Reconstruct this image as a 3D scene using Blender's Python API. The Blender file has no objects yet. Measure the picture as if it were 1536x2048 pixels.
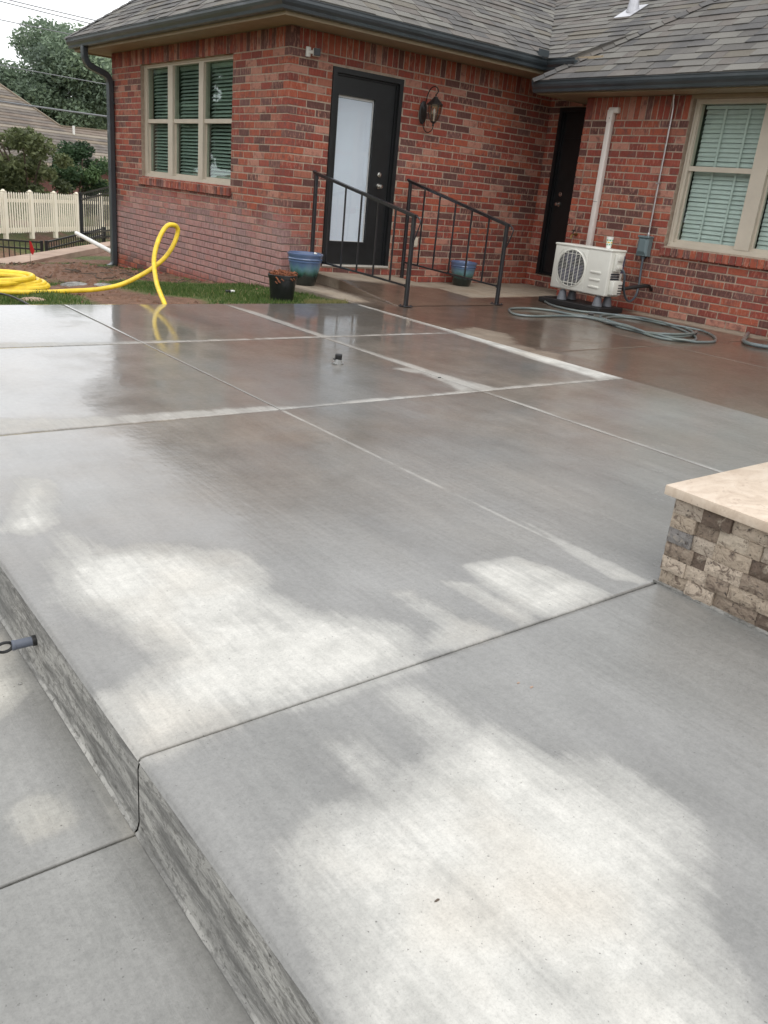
import bpy, bmesh, math, random
import numpy as np
from mathutils import Vector, Matrix, noise as mnoise

random.seed(7)
S = bpy.context.scene
COL = S.collection
R = math.radians

# ------------------------------------------------------------------ camera
CAM_H = 1.10
cam = bpy.data.cameras.new("camera")
cam_o = bpy.data.objects.new("camera", cam)
COL.objects.link(cam_o)
right = Vector((0.79147247, -0.60446164, 0.09053981))
down = Vector((-0.15170374, -0.33777755, -0.92891996))
fwd = Vector((0.5920788, 0.72147935, -0.35904073))
m = Matrix.Identity(4)
for i in range(3):
    m[i][0] = right[i]; m[i][1] = -down[i]; m[i][2] = -fwd[i]
m.translation = Vector((0, 0, CAM_H))
cam_o.matrix_world = m
cam.sensor_fit = 'VERTICAL'
cam.sensor_height = 24.0
cam.lens = 19.5329
cam.clip_start = 0.05
cam.clip_end = 900
S.camera = cam_o

# ------------------------------------------------------------------ world and light
SUN_EL, SUN_AZ = R(58), R(200)
W = bpy.data.worlds.new("World")
S.world = W
W.use_nodes = True
nt = W.node_tree
nt.nodes.clear()
wo = nt.nodes.new('ShaderNodeOutputWorld')
bg = nt.nodes.new('ShaderNodeBackground')
sky = nt.nodes.new('ShaderNodeTexSky')
sky.sky_type = 'NISHITA'
sky.sun_disc = False
sky.sun_elevation = SUN_EL
sky.sun_rotation = SUN_AZ
sky.air_density = 1.0
sky.dust_density = 3.0
hs = nt.nodes.new('ShaderNodeHueSaturation')
hs.inputs['Saturation'].default_value = 0.25
nt.links.new(sky.outputs[0], hs.inputs['Color'])
# overcast layer: bright cloud deck with soft structure
tc = nt.nodes.new('ShaderNodeTexCoord')
mp = nt.nodes.new('ShaderNodeMapping')
mp.inputs['Scale'].default_value = (1, 1, 2.5)
nt.links.new(tc.outputs['Generated'], mp.inputs[0])
cn = nt.nodes.new('ShaderNodeTexNoise')
cn.inputs['Scale'].default_value = 2.2
cn.inputs['Detail'].default_value = 5
cn.inputs['Roughness'].default_value = 0.55
nt.links.new(mp.outputs[0], cn.inputs['Vector'])
cr = nt.nodes.new('ShaderNodeValToRGB')
cr.color_ramp.elements[0].position = 0.30
cr.color_ramp.elements[0].color = (7.6, 7.8, 8.1, 1)
cr.color_ramp.elements[1].position = 0.70
cr.color_ramp.elements[1].color = (9.8, 9.9, 10.0, 1)
nt.links.new(cn.outputs['Fac'], cr.inputs[0])
mx = nt.nodes.new('ShaderNodeMixRGB')
mx.inputs[0].default_value = 0.88
nt.links.new(hs.outputs[0], mx.inputs[1])
nt.links.new(cr.outputs[0], mx.inputs[2])
nt.links.new(mx.outputs[0], bg.inputs['Color'])
bg.inputs['Strength'].default_value = 0.105
nt.links.new(bg.outputs[0], wo.inputs['Surface'])

sun = bpy.data.lights.new("sun", 'SUN')
sun.energy = 0.55
sun.angle = R(40)
sun.color = (1.0, 0.97, 0.92)
sun_o = bpy.data.objects.new("sun", sun)
COL.objects.link(sun_o)
sd = Vector((math.sin(SUN_AZ) * math.cos(SUN_EL), math.cos(SUN_AZ) * math.cos(SUN_EL), math.sin(SUN_EL)))
sun_o.rotation_euler = (-sd).to_track_quat('-Z', 'Y').to_euler()

S.view_settings.view_transform = 'Standard'
S.view_settings.look = 'None'
S.view_settings.exposure = 0.80
S.view_settings.gamma = 1.0
S.view_settings.use_curve_mapping = False
try:
    S.cycles.max_bounces = 6
    S.cycles.diffuse_bounces = 3
    S.cycles.glossy_bounces = 3
    S.cycles.transparent_max_bounces = 12
    S.cycles.caustics_reflective = False
    S.cycles.caustics_refractive = False
except Exception:
    pass


# ------------------------------------------------------------------ helpers
def props(o, label=None, cat=None, group=None, kind=None):
    if label: o['label'] = label
    if cat: o['category'] = cat
    if group: o['group'] = group
    if kind: o['kind'] = kind
    return o


def empty(name, loc=(0, 0, 0), rz=0.0, parent=None):
    o = bpy.data.objects.new(name, None)
    o.empty_display_size = 0.1
    COL.objects.link(o)
    o.location = loc
    o.rotation_euler = (0, 0, rz)
    if parent: o.parent = parent
    return o


class MB:
    def __init__(s):
        s.v = []; s.f = []; s.r = []

    def add(s, vs, fs, rnd=0.0):
        b = len(s.v)
        s.v.extend([tuple(p) for p in vs])
        s.f.extend([tuple(b + i for i in f) for f in fs])
        s.r.extend([rnd] * len(vs))

    def box(s, x0, x1, y0, y1, z0, z1, rnd=0.0):
        s.add([(x0, y0, z0), (x1, y0, z0), (x1, y1, z0), (x0, y1, z0), (x0, y0, z1), (x1, y0, z1), (x1, y1, z1), (x0, y1, z1)],
              [(0, 3, 2, 1), (4, 5, 6, 7), (0, 1, 5, 4), (1, 2, 6, 5), (2, 3, 7, 6), (3, 0, 4, 7)], rnd)

    def cbox(s, x0, x1, y0, y1, z0, z1, b=0.004, rnd=0.0, seg=1):
        bm = bmesh.new()
        bmesh.ops.create_cube(bm, size=1)
        for v in bm.verts:
            v.co = Vector(((x0 + x1) / 2 + v.co.x * (x1 - x0), (y0 + y1) / 2 + v.co.y * (y1 - y0), (z0 + z1) / 2 + v.co.z * (z1 - z0)))
        bmesh.ops.bevel(bm, geom=list(bm.edges), offset=b, segments=seg, affect='EDGES', profile=0.5)
        bm.verts.index_update()
        s.add([v.co[:] for v in bm.verts], [[v.index for v in f.verts] for f in bm.faces], rnd)
        bm.free()

    def obox(s, c, ux, uy, uz, hx, hy, hz, rnd=0.0):
        c = Vector(c); ux = Vector(ux); uy = Vector(uy); uz = Vector(uz)
        vs = [c + ux * (hx * a) + uy * (hy * b) + uz * (hz * d) for d in (-1, 1) for a, b in ((-1, -1), (1, -1), (1, 1), (-1, 1))]
        s.add(vs, [(0, 3, 2, 1), (4, 5, 6, 7), (0, 1, 5, 4), (1, 2, 6, 5), (2, 3, 7, 6), (3, 0, 4, 7)], rnd)

    def bar(s, a, b, w, h, rnd=0.0):
        a = Vector(a); b = Vector(b); d = (b - a); L = d.length; d.normalize()
        up = Vector((0, 0, 1)) if abs(d.z) < 0.95 else Vector((0, 1, 0))
        x = d.cross(up).normalized(); u = x.cross(d)
        s.obox((a + b) / 2, d, x, u, L / 2, w / 2, h / 2, rnd)

    def tube(s, pts, r, n=8, closed=False, rnd=0.0, caps=True):
        pts = [Vector(p) for p in pts]
        k = len(pts)
        rr = r if hasattr(r, '__len__') else [r] * k
        rings = []
        prev = None
        for i, p in enumerate(pts):
            if closed:
                t = pts[(i + 1) % k] - pts[(i - 1) % k]
            else:
                t = pts[min(i + 1, k - 1)] - pts[max(i - 1, 0)]
            t.normalize()
            if prev is None:
                up = Vector((0, 0, 1)) if abs(t.z) < 0.9 else Vector((1, 0, 0))
                x = t.cross(up).normalized()
            else:
                x = (prev - t * prev.dot(t)).normalized()
            prev = x
            y = t.cross(x)
            rings.append([p + (x * math.cos(2 * math.pi * j / n) + y * math.sin(2 * math.pi * j / n)) * rr[i] for j in range(n)])
        vs = [q for ring in rings for q in ring]
        fs = []
        for i in range(k if closed else k - 1):
            a = i * n; b = ((i + 1) % k) * n
            for j in range(n):
                fs.append((a + j, a + (j + 1) % n, b + (j + 1) % n, b + j))
        if caps and not closed:
            fs.append(tuple(range(n - 1, -1, -1)))
            fs.append(tuple((k - 1) * n + j for j in range(n)))
        s.add(vs, fs, rnd)

    def lathe(s, prof, c=(0, 0, 0), n=32, axis='Z', rnd=0.0):
        vs = []
        for (r, z) in prof:
            for j in range(n):
                a = 2 * math.pi * j / n
                p = (r * math.cos(a), r * math.sin(a), z)
                if axis == 'X': p = (z, p[0], p[1])
                if axis == 'Y': p = (p[0], z, p[1])
                vs.append((p[0] + c[0], p[1] + c[1], p[2] + c[2]))
        fs = []
        for i in range(len(prof) - 1):
            for j in range(n):
                fs.append((i * n + j, i * n + (j + 1) % n, (i + 1) * n + (j + 1) % n, (i + 1) * n + j))
        s.add(vs, fs, rnd)

    def sweep(s, prof, path, closed_prof=True, caps=True):
        """profile points (out, z) swept along a horizontal path; path = [(point, mitred outward vector)]"""
        k = len(prof)
        vs = []
        for (p, o) in path:
            for (a, z) in prof:
                vs.append((p[0] + o[0] * a, p[1] + o[1] * a, p[2] + z))
        fs = []
        for i in range(len(path) - 1):
            for j in range(k if closed_prof else k - 1):
                j2 = (j + 1) % k
                fs.append((i * k + j, i * k + j2, (i + 1) * k + j2, (i + 1) * k + j))
        if caps:
            fs.append(tuple(range(k)))
            fs.append(tuple((len(path) - 1) * k + j for j in range(k - 1, -1, -1)))
        s.add(vs, fs)

    def mesh(s, name, mat=None, smooth=False, fix=True):
        me = bpy.data.meshes.new(name)
        me.from_pydata(s.v, [], s.f)
        if fix and len(s.f) < 60000:
            bm = bmesh.new(); bm.from_mesh(me)
            bmesh.ops.recalc_face_normals(bm, faces=bm.faces)
            bm.to_mesh(me); bm.free()
        if any(s.r):
            at = me.attributes.new('rnd', 'FLOAT', 'POINT')
            at.data.foreach_set('value', s.r)
        if mat: me.materials.append(mat)
        if smooth: shade(me)
        me.update()
        return me

    def obj(s, name, mat, parent=None, smooth=False, **kw):
        o = bpy.data.objects.new(name, s.mesh(name, mat, smooth))
        COL.objects.link(o)
        if parent: o.parent = parent
        props(o, **kw)
        return o


def shade(me, ang=35):
    bm = bmesh.new(); bm.from_mesh(me)
    for f in bm.faces: f.smooth = True
    for e in bm.edges:
        if len(e.link_faces) == 2:
            if e.calc_face_angle(0) > R(ang): e.smooth = False
        else:
            e.smooth = False
    bm.to_mesh(me); bm.free()


def inst(name, me, parent, loc=(0, 0, 0), rot=(0, 0, 0), scale=(1, 1, 1)):
    o = bpy.data.objects.new(name, me)
    COL.objects.link(o)
    if parent: o.parent = parent
    o.location = loc; o.rotation_euler = rot; o.scale = scale
    return o


def spline(pts, k=6, closed=False):
    """Catmull-Rom through the points"""
    P = [Vector(p) for p in pts]
    n = len(P); out = []
    rng = n if closed else n - 1
    for i in range(rng):
        if closed:
            a, b, c, d = P[(i - 1) % n], P[i], P[(i + 1) % n], P[(i + 2) % n]
        else:
            a, b, c, d = P[max(i - 1, 0)], P[i], P[i + 1], P[min(i + 2, n - 1)]
        for j in range(k):
            t = j / k
            out.append(0.5 * ((2 * b) + (c - a) * t + (2 * a - 5 * b + 4 * c - d) * t * t + (3 * b - a - 3 * c + d) * t ** 3))
    if not closed: out.append(P[-1])
    return out


# ------------------------------------------------------------------ materials
class NT:
    def __init__(s, name):
        s.m = bpy.data.materials.new(name)
        s.m.use_nodes = True
        s.t = s.m.node_tree
        s.t.nodes.clear()
        s.out = s.n('ShaderNodeOutputMaterial')

    def n(s, typ, **kw):
        nd = s.t.nodes.new(typ)
        for k, v in kw.items(): setattr(nd, k, v)
        return nd

    def l(s, a, b): s.t.links.new(a, b)

    def val(s, x, sock):
        if hasattr(x, 'is_output') or hasattr(x, 'links'): s.l(x, sock)
        else: sock.default_value = x

    def math(s, op, a, b=0.0, c=None, clamp=False):
        nd = s.n('ShaderNodeMath', operation=op); nd.use_clamp = clamp
        s.val(a, nd.inputs[0]); s.val(b, nd.inputs[1])
        if c is not None: s.val(c, nd.inputs[2])
        return nd.outputs[0]

    def pos(s, scale=(1, 1, 1)):
        g = s.n('ShaderNodeNewGeometry')
        mp = s.n('ShaderNodeMapping')
        mp.inputs['Scale'].default_value = scale
        s.l(g.outputs['Position'], mp.inputs[0])
        return mp.outputs[0]

    def obj(s, scale=(1, 1, 1)):
        g = s.n('ShaderNodeTexCoord')
        mp = s.n('ShaderNodeMapping')
        mp.inputs['Scale'].default_value = scale
        s.l(g.outputs['Object'], mp.inputs[0])
        return mp.outputs[0]

    def noise(s, vec, scale, detail=3, rough=0.5, dist=0.0):
        nd = s.n('ShaderNodeTexNoise')
        nd.inputs['Scale'].default_value = scale
        nd.inputs['Detail'].default_value = detail
        nd.inputs['Roughness'].default_value = rough
        nd.inputs['Distortion'].default_value = dist
        s.l(vec, nd.inputs['Vector'])
        return nd.outputs['Fac']

    def ramp(s, fac, stops, interp='LINEAR'):
        nd = s.n('ShaderNodeValToRGB')
        cr = nd.color_ramp; cr.interpolation = interp
        while len(cr.elements) < len(stops): cr.elements.new(0.5)
        for e, (p, c) in zip(cr.elements, stops):
            e.position = p
            e.color = (c[0], c[1], c[2], 1) if hasattr(c, '__len__') else (c, c, c, 1)
        s.val(fac, nd.inputs[0])
        return nd.outputs[0]

    def mix(s, fac, a, b, blend='MIX'):
        nd = s.n('ShaderNodeMixRGB', blend_type=blend)
        s.val(fac, nd.inputs[0])
        for x, k in ((a, 1), (b, 2)):
            if isinstance(x, tuple): nd.inputs[k].default_value = (x[0], x[1], x[2], 1)
            else: s.l(x, nd.inputs[k])
        return nd.outputs[0]

    def attr(s, name):
        nd = s.n('ShaderNodeAttribute'); nd.attribute_name = name
        return nd.outputs['Fac']

    def bump(s, h, dist, strength=1.0, normal=None):
        nd = s.n('ShaderNodeBump')
        s.val(strength, nd.inputs['Strength'])
        nd.inputs['Distance'].default_value = dist
        s.l(h, nd.inputs['Height'])
        if normal is not None: s.l(normal, nd.inputs['Normal'])
        return nd.outputs[0]

    def bsdf(s, col, rough=0.5, metal=0.0, normal=None, spec=0.5, coat=0.0, coat_rough=0.03, coat_normal=None):
        b = s.n('ShaderNodeBsdfPrincipled')
        if isinstance(col, tuple): b.inputs['Base Color'].default_value = (col[0], col[1], col[2], 1)
        else: s.l(col, b.inputs['Base Color'])
        s.val(rough, b.inputs['Roughness'])
        b.inputs['Metallic'].default_value = metal
        b.inputs['Specular IOR Level'].default_value = spec
        s.val(coat, b.inputs['Coat Weight'])
        s.val(coat_rough, b.inputs['Coat Roughness'])
        b.inputs['Coat IOR'].default_value = 1.5
        if normal is not None: s.l(normal, b.inputs['Normal'])
        if coat_normal is not None: s.l(coat_normal, b.inputs['Coat Normal'])
        s.l(b.outputs[0], s.out.inputs['Surface'])
        return b


def simple(name, c, rough=0.5, metal=0.0, var=0.15, scale=8.0, bump=0.0, bscale=60.0, spec=0.5, c2=None, rvar=0.1, coat=0.0):
    N = NT(name)
    p = N.pos()
    nz = N.noise(p, scale, 5, 0.6)
    a = c; b = c2 if c2 else tuple(x * (1 - var) for x in c)
    a2 = tuple(min(1, x * (1 + var * 0.5)) for x in c)
    col = N.ramp(nz, [(0.3, b), (0.7, a2)])
    rg = N.math('ADD', N.math('MULTIPLY', N.noise(p, scale * 3, 4), rvar * 2), rough - rvar)
    nm = N.bump(N.noise(p, bscale, 4, 0.6), bump) if bump else None
    N.bsdf(col, rg, metal, nm, spec, coat)
    return N.m


def brick_mat():
    N = NT('brick_mat')
    oi = N.n('ShaderNodeObjectInfo')
    r = N.math('FRACT', N.math('ADD', oi.outputs['Random'], N.attr('rnd')))
    base = N.ramp(r, [(0.0, (0.25, 0.054, 0.037)), (0.13, (0.31, 0.080, 0.046)), (0.28, (0.19, 0.045, 0.034)), (0.38, (0.31, 0.115, 0.078)),
                      (0.46, (0.10, 0.045, 0.040)), (0.60, (0.33, 0.084, 0.047)), (0.70, (0.27, 0.064, 0.045)), (0.78, (0.38, 0.18, 0.135)),
                      (0.88, (0.135, 0.066, 0.060)), (0.95, (0.24, 0.056, 0.041)), (1.0, (0.25, 0.066, 0.043))], 'CONSTANT')
    p = N.pos()
    g = N.n('ShaderNodeNewGeometry')
    cm = N.n('ShaderNodeCombineXYZ')
    N.l(r, cm.inputs[0])
    # flashing: dark or pale clouds inside a brick
    va = N.n('ShaderNodeVectorMath', operation='ADD')
    N.l(p, va.inputs[0]); N.l(cm.outputs[0], va.inputs[1])
    n1 = N.noise(va.outputs[0], 11, 3, 0.6)
    base = N.mix(N.ramp(n1, [(0.50, 0.0), (0.66, 0.75)]), base, (0.13, 0.062, 0.056))
    n2 = N.noise(N.pos((45, 45, 12)), 1.0, 4, 0.65)
    pal = N.math('MULTIPLY', N.ramp(n2, [(0.50, 0.0), (0.70, 1.0)]), N.ramp(N.math('FRACT', N.math('MULTIPLY', r, 7.3)), [(0.40, 0.20), (0.70, 1.0)]))
    base = N.mix(pal, base, (0.42, 0.22, 0.165))
    n3 = N.noise(p, 160, 3, 0.7)
    base = N.mix(N.math('MULTIPLY', N.ramp(n3, [(0.3, 1.0), (0.5, 0.0)]), 0.4), base, (0.10, 0.03, 0.025))
    # efflorescence bloom low on the walls, strongest on the yard side
    sp = N.n('ShaderNodeSeparateXYZ'); N.l(g.outputs['Position'], sp.inputs[0])
    n4 = N.noise(p, 1.4, 4, 0.6)
    hz = N.math('SUBTRACT', 0.82, N.math('ADD', sp.outputs['Z'], N.math('MULTIPLY', N.math('SUBTRACT', n4, 0.5), 0.9)))
    hm = N.math('MULTIPLY', hz, 2.6, clamp=True)
    xm = N.math('SUBTRACT', 1.0, N.math('MULTIPLY', N.math('SUBTRACT', sp.outputs['X'], 5.32), 2.0, clamp=True), clamp=True)
    low = N.math('ADD', N.math('MULTIPLY', sp.outputs['Z'], 5.0), 1.6, clamp=True)
    ef = N.math('MULTIPLY', N.math('MULTIPLY', hm, xm), N.math('MULTIPLY', low, N.ramp(n2, [(0.3, 0.40), (0.7, 0.90)])))
    base = N.mix(ef, base, (0.38, 0.255, 0.25))
    h = N.math('ADD', N.math('MULTIPLY', n2, 0.8), N.math('MULTIPLY', n3, 0.3))
    base = N.mix(1.0, base, (1.15, 1.12, 1.08), 'MULTIPLY')
    N.bsdf(base, N.math('ADD', 0.62, N.math('MULTIPLY', n1, 0.25)), 0, N.bump(h, 0.009), 0.35)
    return N.m


def mortar_mat():
    N = NT('mortar_mat')
    p = N.pos()
    g = N.n('ShaderNodeNewGeometry')
    sp = N.n('ShaderNodeSeparateXYZ'); N.l(g.outputs['Position'], sp.inputs[0])
    n = N.noise(p, 18, 4, 0.6)
    c = N.ramp(n, [(0.3, (0.29, 0.22, 0.17)), (0.7, (0.45, 0.36, 0.28))])
    n4 = N.noise(p, 1.4, 4, 0.6)
    # soaked and dirty joints low on the yard side
    hz = N.math('MULTIPLY', N.math('SUBTRACT', 0.72, N.math('ADD', sp.outputs['Z'], N.math('MULTIPLY', N.math('SUBTRACT', n4, 0.5), 0.9))), 2.6, clamp=True)
    xm = N.math('SUBTRACT', 1.0, N.math('MULTIPLY', N.math('SUBTRACT', sp.outputs['X'], 5.32), 2.0, clamp=True), clamp=True)
    c = N.mix(N.math('MULTIPLY', N.math('MULTIPLY', hz, xm), 0.85), c, (0.10, 0.065, 0.055))
    N.bsdf(c, 0.9, 0, N.bump(N.noise(p, 120, 4, 0.7), 0.004), 0.3)
    return N.m


def shingle_mat(name, tint=(1, 1, 1)):
    N = NT(name)
    oi = N.n('ShaderNodeObjectInfo')
    r = N.math('FRACT', N.math('ADD', oi.outputs['Random'], N.attr('rnd')))
    T = lambda c: tuple(a * b for a, b in zip(c, tint))
    base = N.ramp(r, [(0.0, T((0.155, 0.142, 0.130))), (0.17, T((0.215, 0.20, 0.18))), (0.33, T((0.125, 0.118, 0.115))), (0.5, T((0.18, 0.155, 0.138))),
                      (0.65, T((0.24, 0.225, 0.20))), (0.8, T((0.14, 0.132, 0.128))), (0.93, T((0.19, 0.165, 0.13)))], 'CONSTANT')
    p = N.pos()
    n = N.noise(p, 260, 2, 0.7)
    base = N.mix(0.55, base, N.ramp(n, [(0.35, (0.05, 0.047, 0.045)), (0.65, (0.34, 0.32, 0.29))]), 'SOFT_LIGHT')
    n2 = N.noise(p, 2.0, 4, 0.6)
    base = N.mix(N.ramp(n2, [(0.4, 0.0), (0.75, 0.35)]), base, T((0.30, 0.27, 0.23)))
    N.bsdf(base, 0.75, 0, N.bump(n, 0.003), 0.4)
    return N.m


def wetmask_amt(N, d): return N.math('SUBTRACT', 0.75, N.math('MULTIPLY', d, 0.4))


def slab_mat(name, wet_a, wet_b, dry_a, dry_b, warm=(0.2, 0.16, 0.13)):
    """broom finished concrete; 'dry' and 'film' attributes give drying patches and standing water"""
    N = NT(name)
    p = N.pos()
    dry = N.attr('dry'); film = N.attr('film')
    n1 = N.noise(p, 3.2, 5, 0.62)
    broom = N.noise(N.pos((60, 2.2, 10)), 1.0, 3, 0.6)
    fine = N.noise(p, 170, 4, 0.8)
    mid = N.noise(p, 30, 4, 0.65)
    wisp = N.noise(N.pos((9, 1.3, 4)), 1.0, 4, 0.6)
    edge = N.math('ADD', N.math('MULTIPLY', N.math('SUBTRACT', n1, 0.5), 0.9), N.math('MULTIPLY', N.math('SUBTRACT', broom, 0.5), 0.22))
    edge = N.math('ADD', edge, N.math('MULTIPLY', N.math('SUBTRACT', wisp, 0.5), 0.75))
    edge = N.math('ADD', edge, N.math('MULTIPLY', N.math('SUBTRACT', mid, 0.5), 0.16))
    amp = N.math('MULTIPLY', N.math('MULTIPLY', dry, 3.0, clamp=True), edge)
    d = N.ramp(N.math('ADD', dry, amp), [(0.08, 0.0), (0.5, 0.5), (1.0, 1.0)], 'EASE')
    big = N.noise(p, 0.9, 4, 0.55)
    wet = N.ramp(n1, [(0.3, wet_a), (0.7, wet_b)])
    gy = N.n('ShaderNodeSeparateXYZ'); N.l(p, gy.inputs[0])
    fary = N.math('MULTIPLY', N.math('SUBTRACT', gy.outputs['Y'], 1.5), 0.6, clamp=True)
    wet = N.mix(N.math('MULTIPLY', fary, N.ramp(big, [(0.36, 0.15), (0.58, 0.95)])), wet, warm)
    wet = N.mix(0.8, wet, N.ramp(wisp, [(0.3, 0.86), (0.7, 1.10)]), 'MULTIPLY')
    cloud = N.noise(N.pos((1.6, 0.8, 1)), 1.0, 4, 0.6)
    wet = N.mix(0.9, wet, N.ramp(cloud, [(0.34, 0.84), (0.66, 1.12)]), 'MULTIPLY')
    dc = N.ramp(mid, [(0.3, dry_a), (0.72, dry_b)])
    dc = N.mix(N.ramp(N.noise(p, 5.5, 4, 0.6), [(0.45, 0.0), (0.70, 0.8)]), dc, tuple(x * 0.78 for x in dry_a))
    dc = N.mix(N.ramp(N.noise(p, 2.3, 3, 0.5), [(0.5, 0.0), (0.7, 0.5)]), dc, (dry_a[0] * 1.02, dry_a[1] * 0.94, dry_a[2] * 0.86))
    col = N.mix(d, wet, dc)
    col = N.mix(0.9, col, N.ramp(d, [(0.0, 1.0), (0.10, 0.93), (0.26, 1.0)]), 'MULTIPLY')
    sp = N.ramp(fine, [(0.30, 0.72), (0.5, 1.0), (0.72, 1.14)])
    col = N.mix(0.65, col, sp, 'MULTIPLY')
    col = N.mix(0.5, col, N.ramp(broom, [(0.3, 0.86), (0.7, 1.08)]), 'MULTIPLY')
    spots = N.noise(p, 62, 3, 0.6)
    col = N.mix(wetmask_amt(N, d), col, N.ramp(spots, [(0.36, 0.88), (0.52, 1.0), (0.66, 1.07)]), 'MULTIPLY')
    pit = N.noise(p, 120, 2, 0.5)
    col = N.mix(N.ramp(pit, [(0.25, 0.65), (0.30, 0.0)]), col, (0.06, 0.055, 0.05))
    wetness = N.math('SUBTRACT', 1.0, d, clamp=True)
    fw = N.math('MULTIPLY', wetness, N.math('ADD', film, N.math('MULTIPLY', N.math('SUBTRACT', n1, 0.5), 1.5), clamp=True), clamp=True)
    rough = N.math('ADD', N.math('MULTIPLY', d, 0.42), N.math('ADD', 0.34, N.math('MULTIPLY', N.math('SUBTRACT', mid, 0.5), 0.25)), clamp=True)
    h = N.math('ADD', N.math('MULTIPLY', fine, 0.5), N.math('MULTIPLY', broom, 0.7))
    bs = N.math('SUBTRACT', 1.0, N.math('MULTIPLY', fw, 0.75))
    nm = N.bump(h, 0.0016, bs)
    nmc = N.bump(N.math('ADD', N.noise(p, 22, 4, 0.6), N.math('MULTIPLY', broom, 0.35)), 0.0016, N.math('SUBTRACT', 1.0, N.math('MULTIPLY', fw, 0.85)))
    crg = N.math('ADD', 0.035, N.math('MULTIPLY', N.math('SUBTRACT', 1.0, fw, clamp=True), 0.26))
    col = N.mix(N.math('MULTIPLY', fw, 0.42), col, (0.05, 0.047, 0.042))
    cw = N.math('MULTIPLY', wetness, N.math('ADD', 0.35, N.math('MULTIPLY', fw, 0.65)), clamp=True)
    N.bsdf(col, rough, 0, nm, 0.45, cw, crg, nmc)
    return N.m


def riser_mat():
    N = NT('riser_mat')
    n = N.noise(N.pos((6, 5, 34)), 1.0, 6, 0.75, 0.5)
    n2 = N.noise(N.pos((40, 40, 60)), 1.0, 4, 0.7)
    n3 = N.noise(N.pos(), 2.2, 4, 0.6)
    c = N.ramp(n, [(0.34, (0.10, 0.098, 0.09)), (0.46, (0.22, 0.215, 0.20)), (0.58, (0.40, 0.39, 0.36))])
    c = N.mix(N.ramp(n2, [(0.52, 0.0), (0.62, 0.75)]), c, (0.12, 0.115, 0.105))
    pt = N.noise(N.pos(), 85, 3, 0.6)
    c = N.mix(N.ramp(pt, [(0.31, 0.85), (0.36, 0.0)]), c, (0.06, 0.056, 0.05))
    c = N.mix(N.ramp(n3, [(0.45, 0.0), (0.7, 0.6)]), c, (0.17, 0.168, 0.16))
    N.bsdf(c, 0.6, 0, N.bump(N.math('ADD', n, N.math('MULTIPLY', n2, 0.8)), 0.004), 0.4)
    return N.m


def ground_mat():
    N = NT('ground_mat')
    p = N.pos()
    g = N.attr('grass')
    a = N.noise(p, 1.7, 6, 0.65)
    b = N.noise(p, 14, 5, 0.7)
    c = N.noise(p, 70, 4, 0.7)
    dirt = N.ramp(b, [(0.25, (0.075, 0.042, 0.028)), (0.5, (0.185, 0.095, 0.062)), (0.75, (0.33, 0.195, 0.135))])
    dirt = N.mix(N.ramp(c, [(0.45, 0.0), (0.7, 0.6)]), dirt, (0.30, 0.21, 0.14))
    lawn = N.ramp(b, [(0.3, (0.055, 0.085, 0.022)), (0.55, (0.12, 0.14, 0.045)), (0.8, (0.25, 0.215, 0.11))])
    f = N.ramp(N.math('ADD', g, N.math('MULTIPLY', N.math('SUBTRACT', a, 0.5), 0.7)), [(0.38, 0.0), (0.6, 1.0)])
    N.bsdf(N.mix(f, dirt, lawn), 0.85, 0, N.bump(N.math('ADD', b, N.math('MULTIPLY', c, 0.5)), 0.035), 0.3)
    return N.m


def leaf_mat(name, stops):
    N = NT(name)
    r = N.attr('rnd')
    c = N.ramp(r, stops)
    b = N.n('ShaderNodeBsdfPrincipled')
    N.l(c, b.inputs['Base Color']); b.inputs['Roughness'].default_value = 0.55
    b.inputs['Specular IOR Level'].default_value = 0.3
    t = N.n('ShaderNodeBsdfTranslucent'); N.l(c, t.inputs['Color'])
    ms = N.n('ShaderNodeMixShader'); ms.inputs[0].default_value = 0.35
    N.l(b.outputs[0], ms.inputs[1]); N.l(t.outputs[0], ms.inputs[2])
    N.l(ms.outputs[0], N.out.inputs['Surface'])
    return N.m


def glass_mat(name, tint=(0.62, 0.78, 0.72), boost=0.06):
    N = NT(name)
    tr = N.n('ShaderNodeBsdfTransparent'); tr.inputs[0].default_value = (*tint, 1)
    gl = N.n('ShaderNodeBsdfGlossy'); gl.inputs['Roughness'].default_value = 0.015
    gl.inputs['Color'].default_value = (0.9, 0.95, 0.95, 1)
    fr = N.n('ShaderNodeFresnel')
    bf = N.n('ShaderNodeNewGeometry')
    N.l(N.math('SUBTRACT', 1.5, N.math('MULTIPLY', bf.outputs['Backfacing'], 1.5 - 1 / 1.5)), fr.inputs[0])
    nm = N.bump(N.noise(N.pos(), 1.5, 2), 0.004)
    N.l(nm, gl.inputs['Normal'])
    ms = N.n('ShaderNodeMixShader')
    N.l(N.math('ADD', fr.outputs[0], boost, clamp=True), ms.inputs[0])
    N.l(tr.outputs[0], ms.inputs[1]); N.l(gl.outputs[0], ms.inputs[2])
    N.l(ms.outputs[0], N.out.inputs['Surface'])
    return N.m


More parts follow.
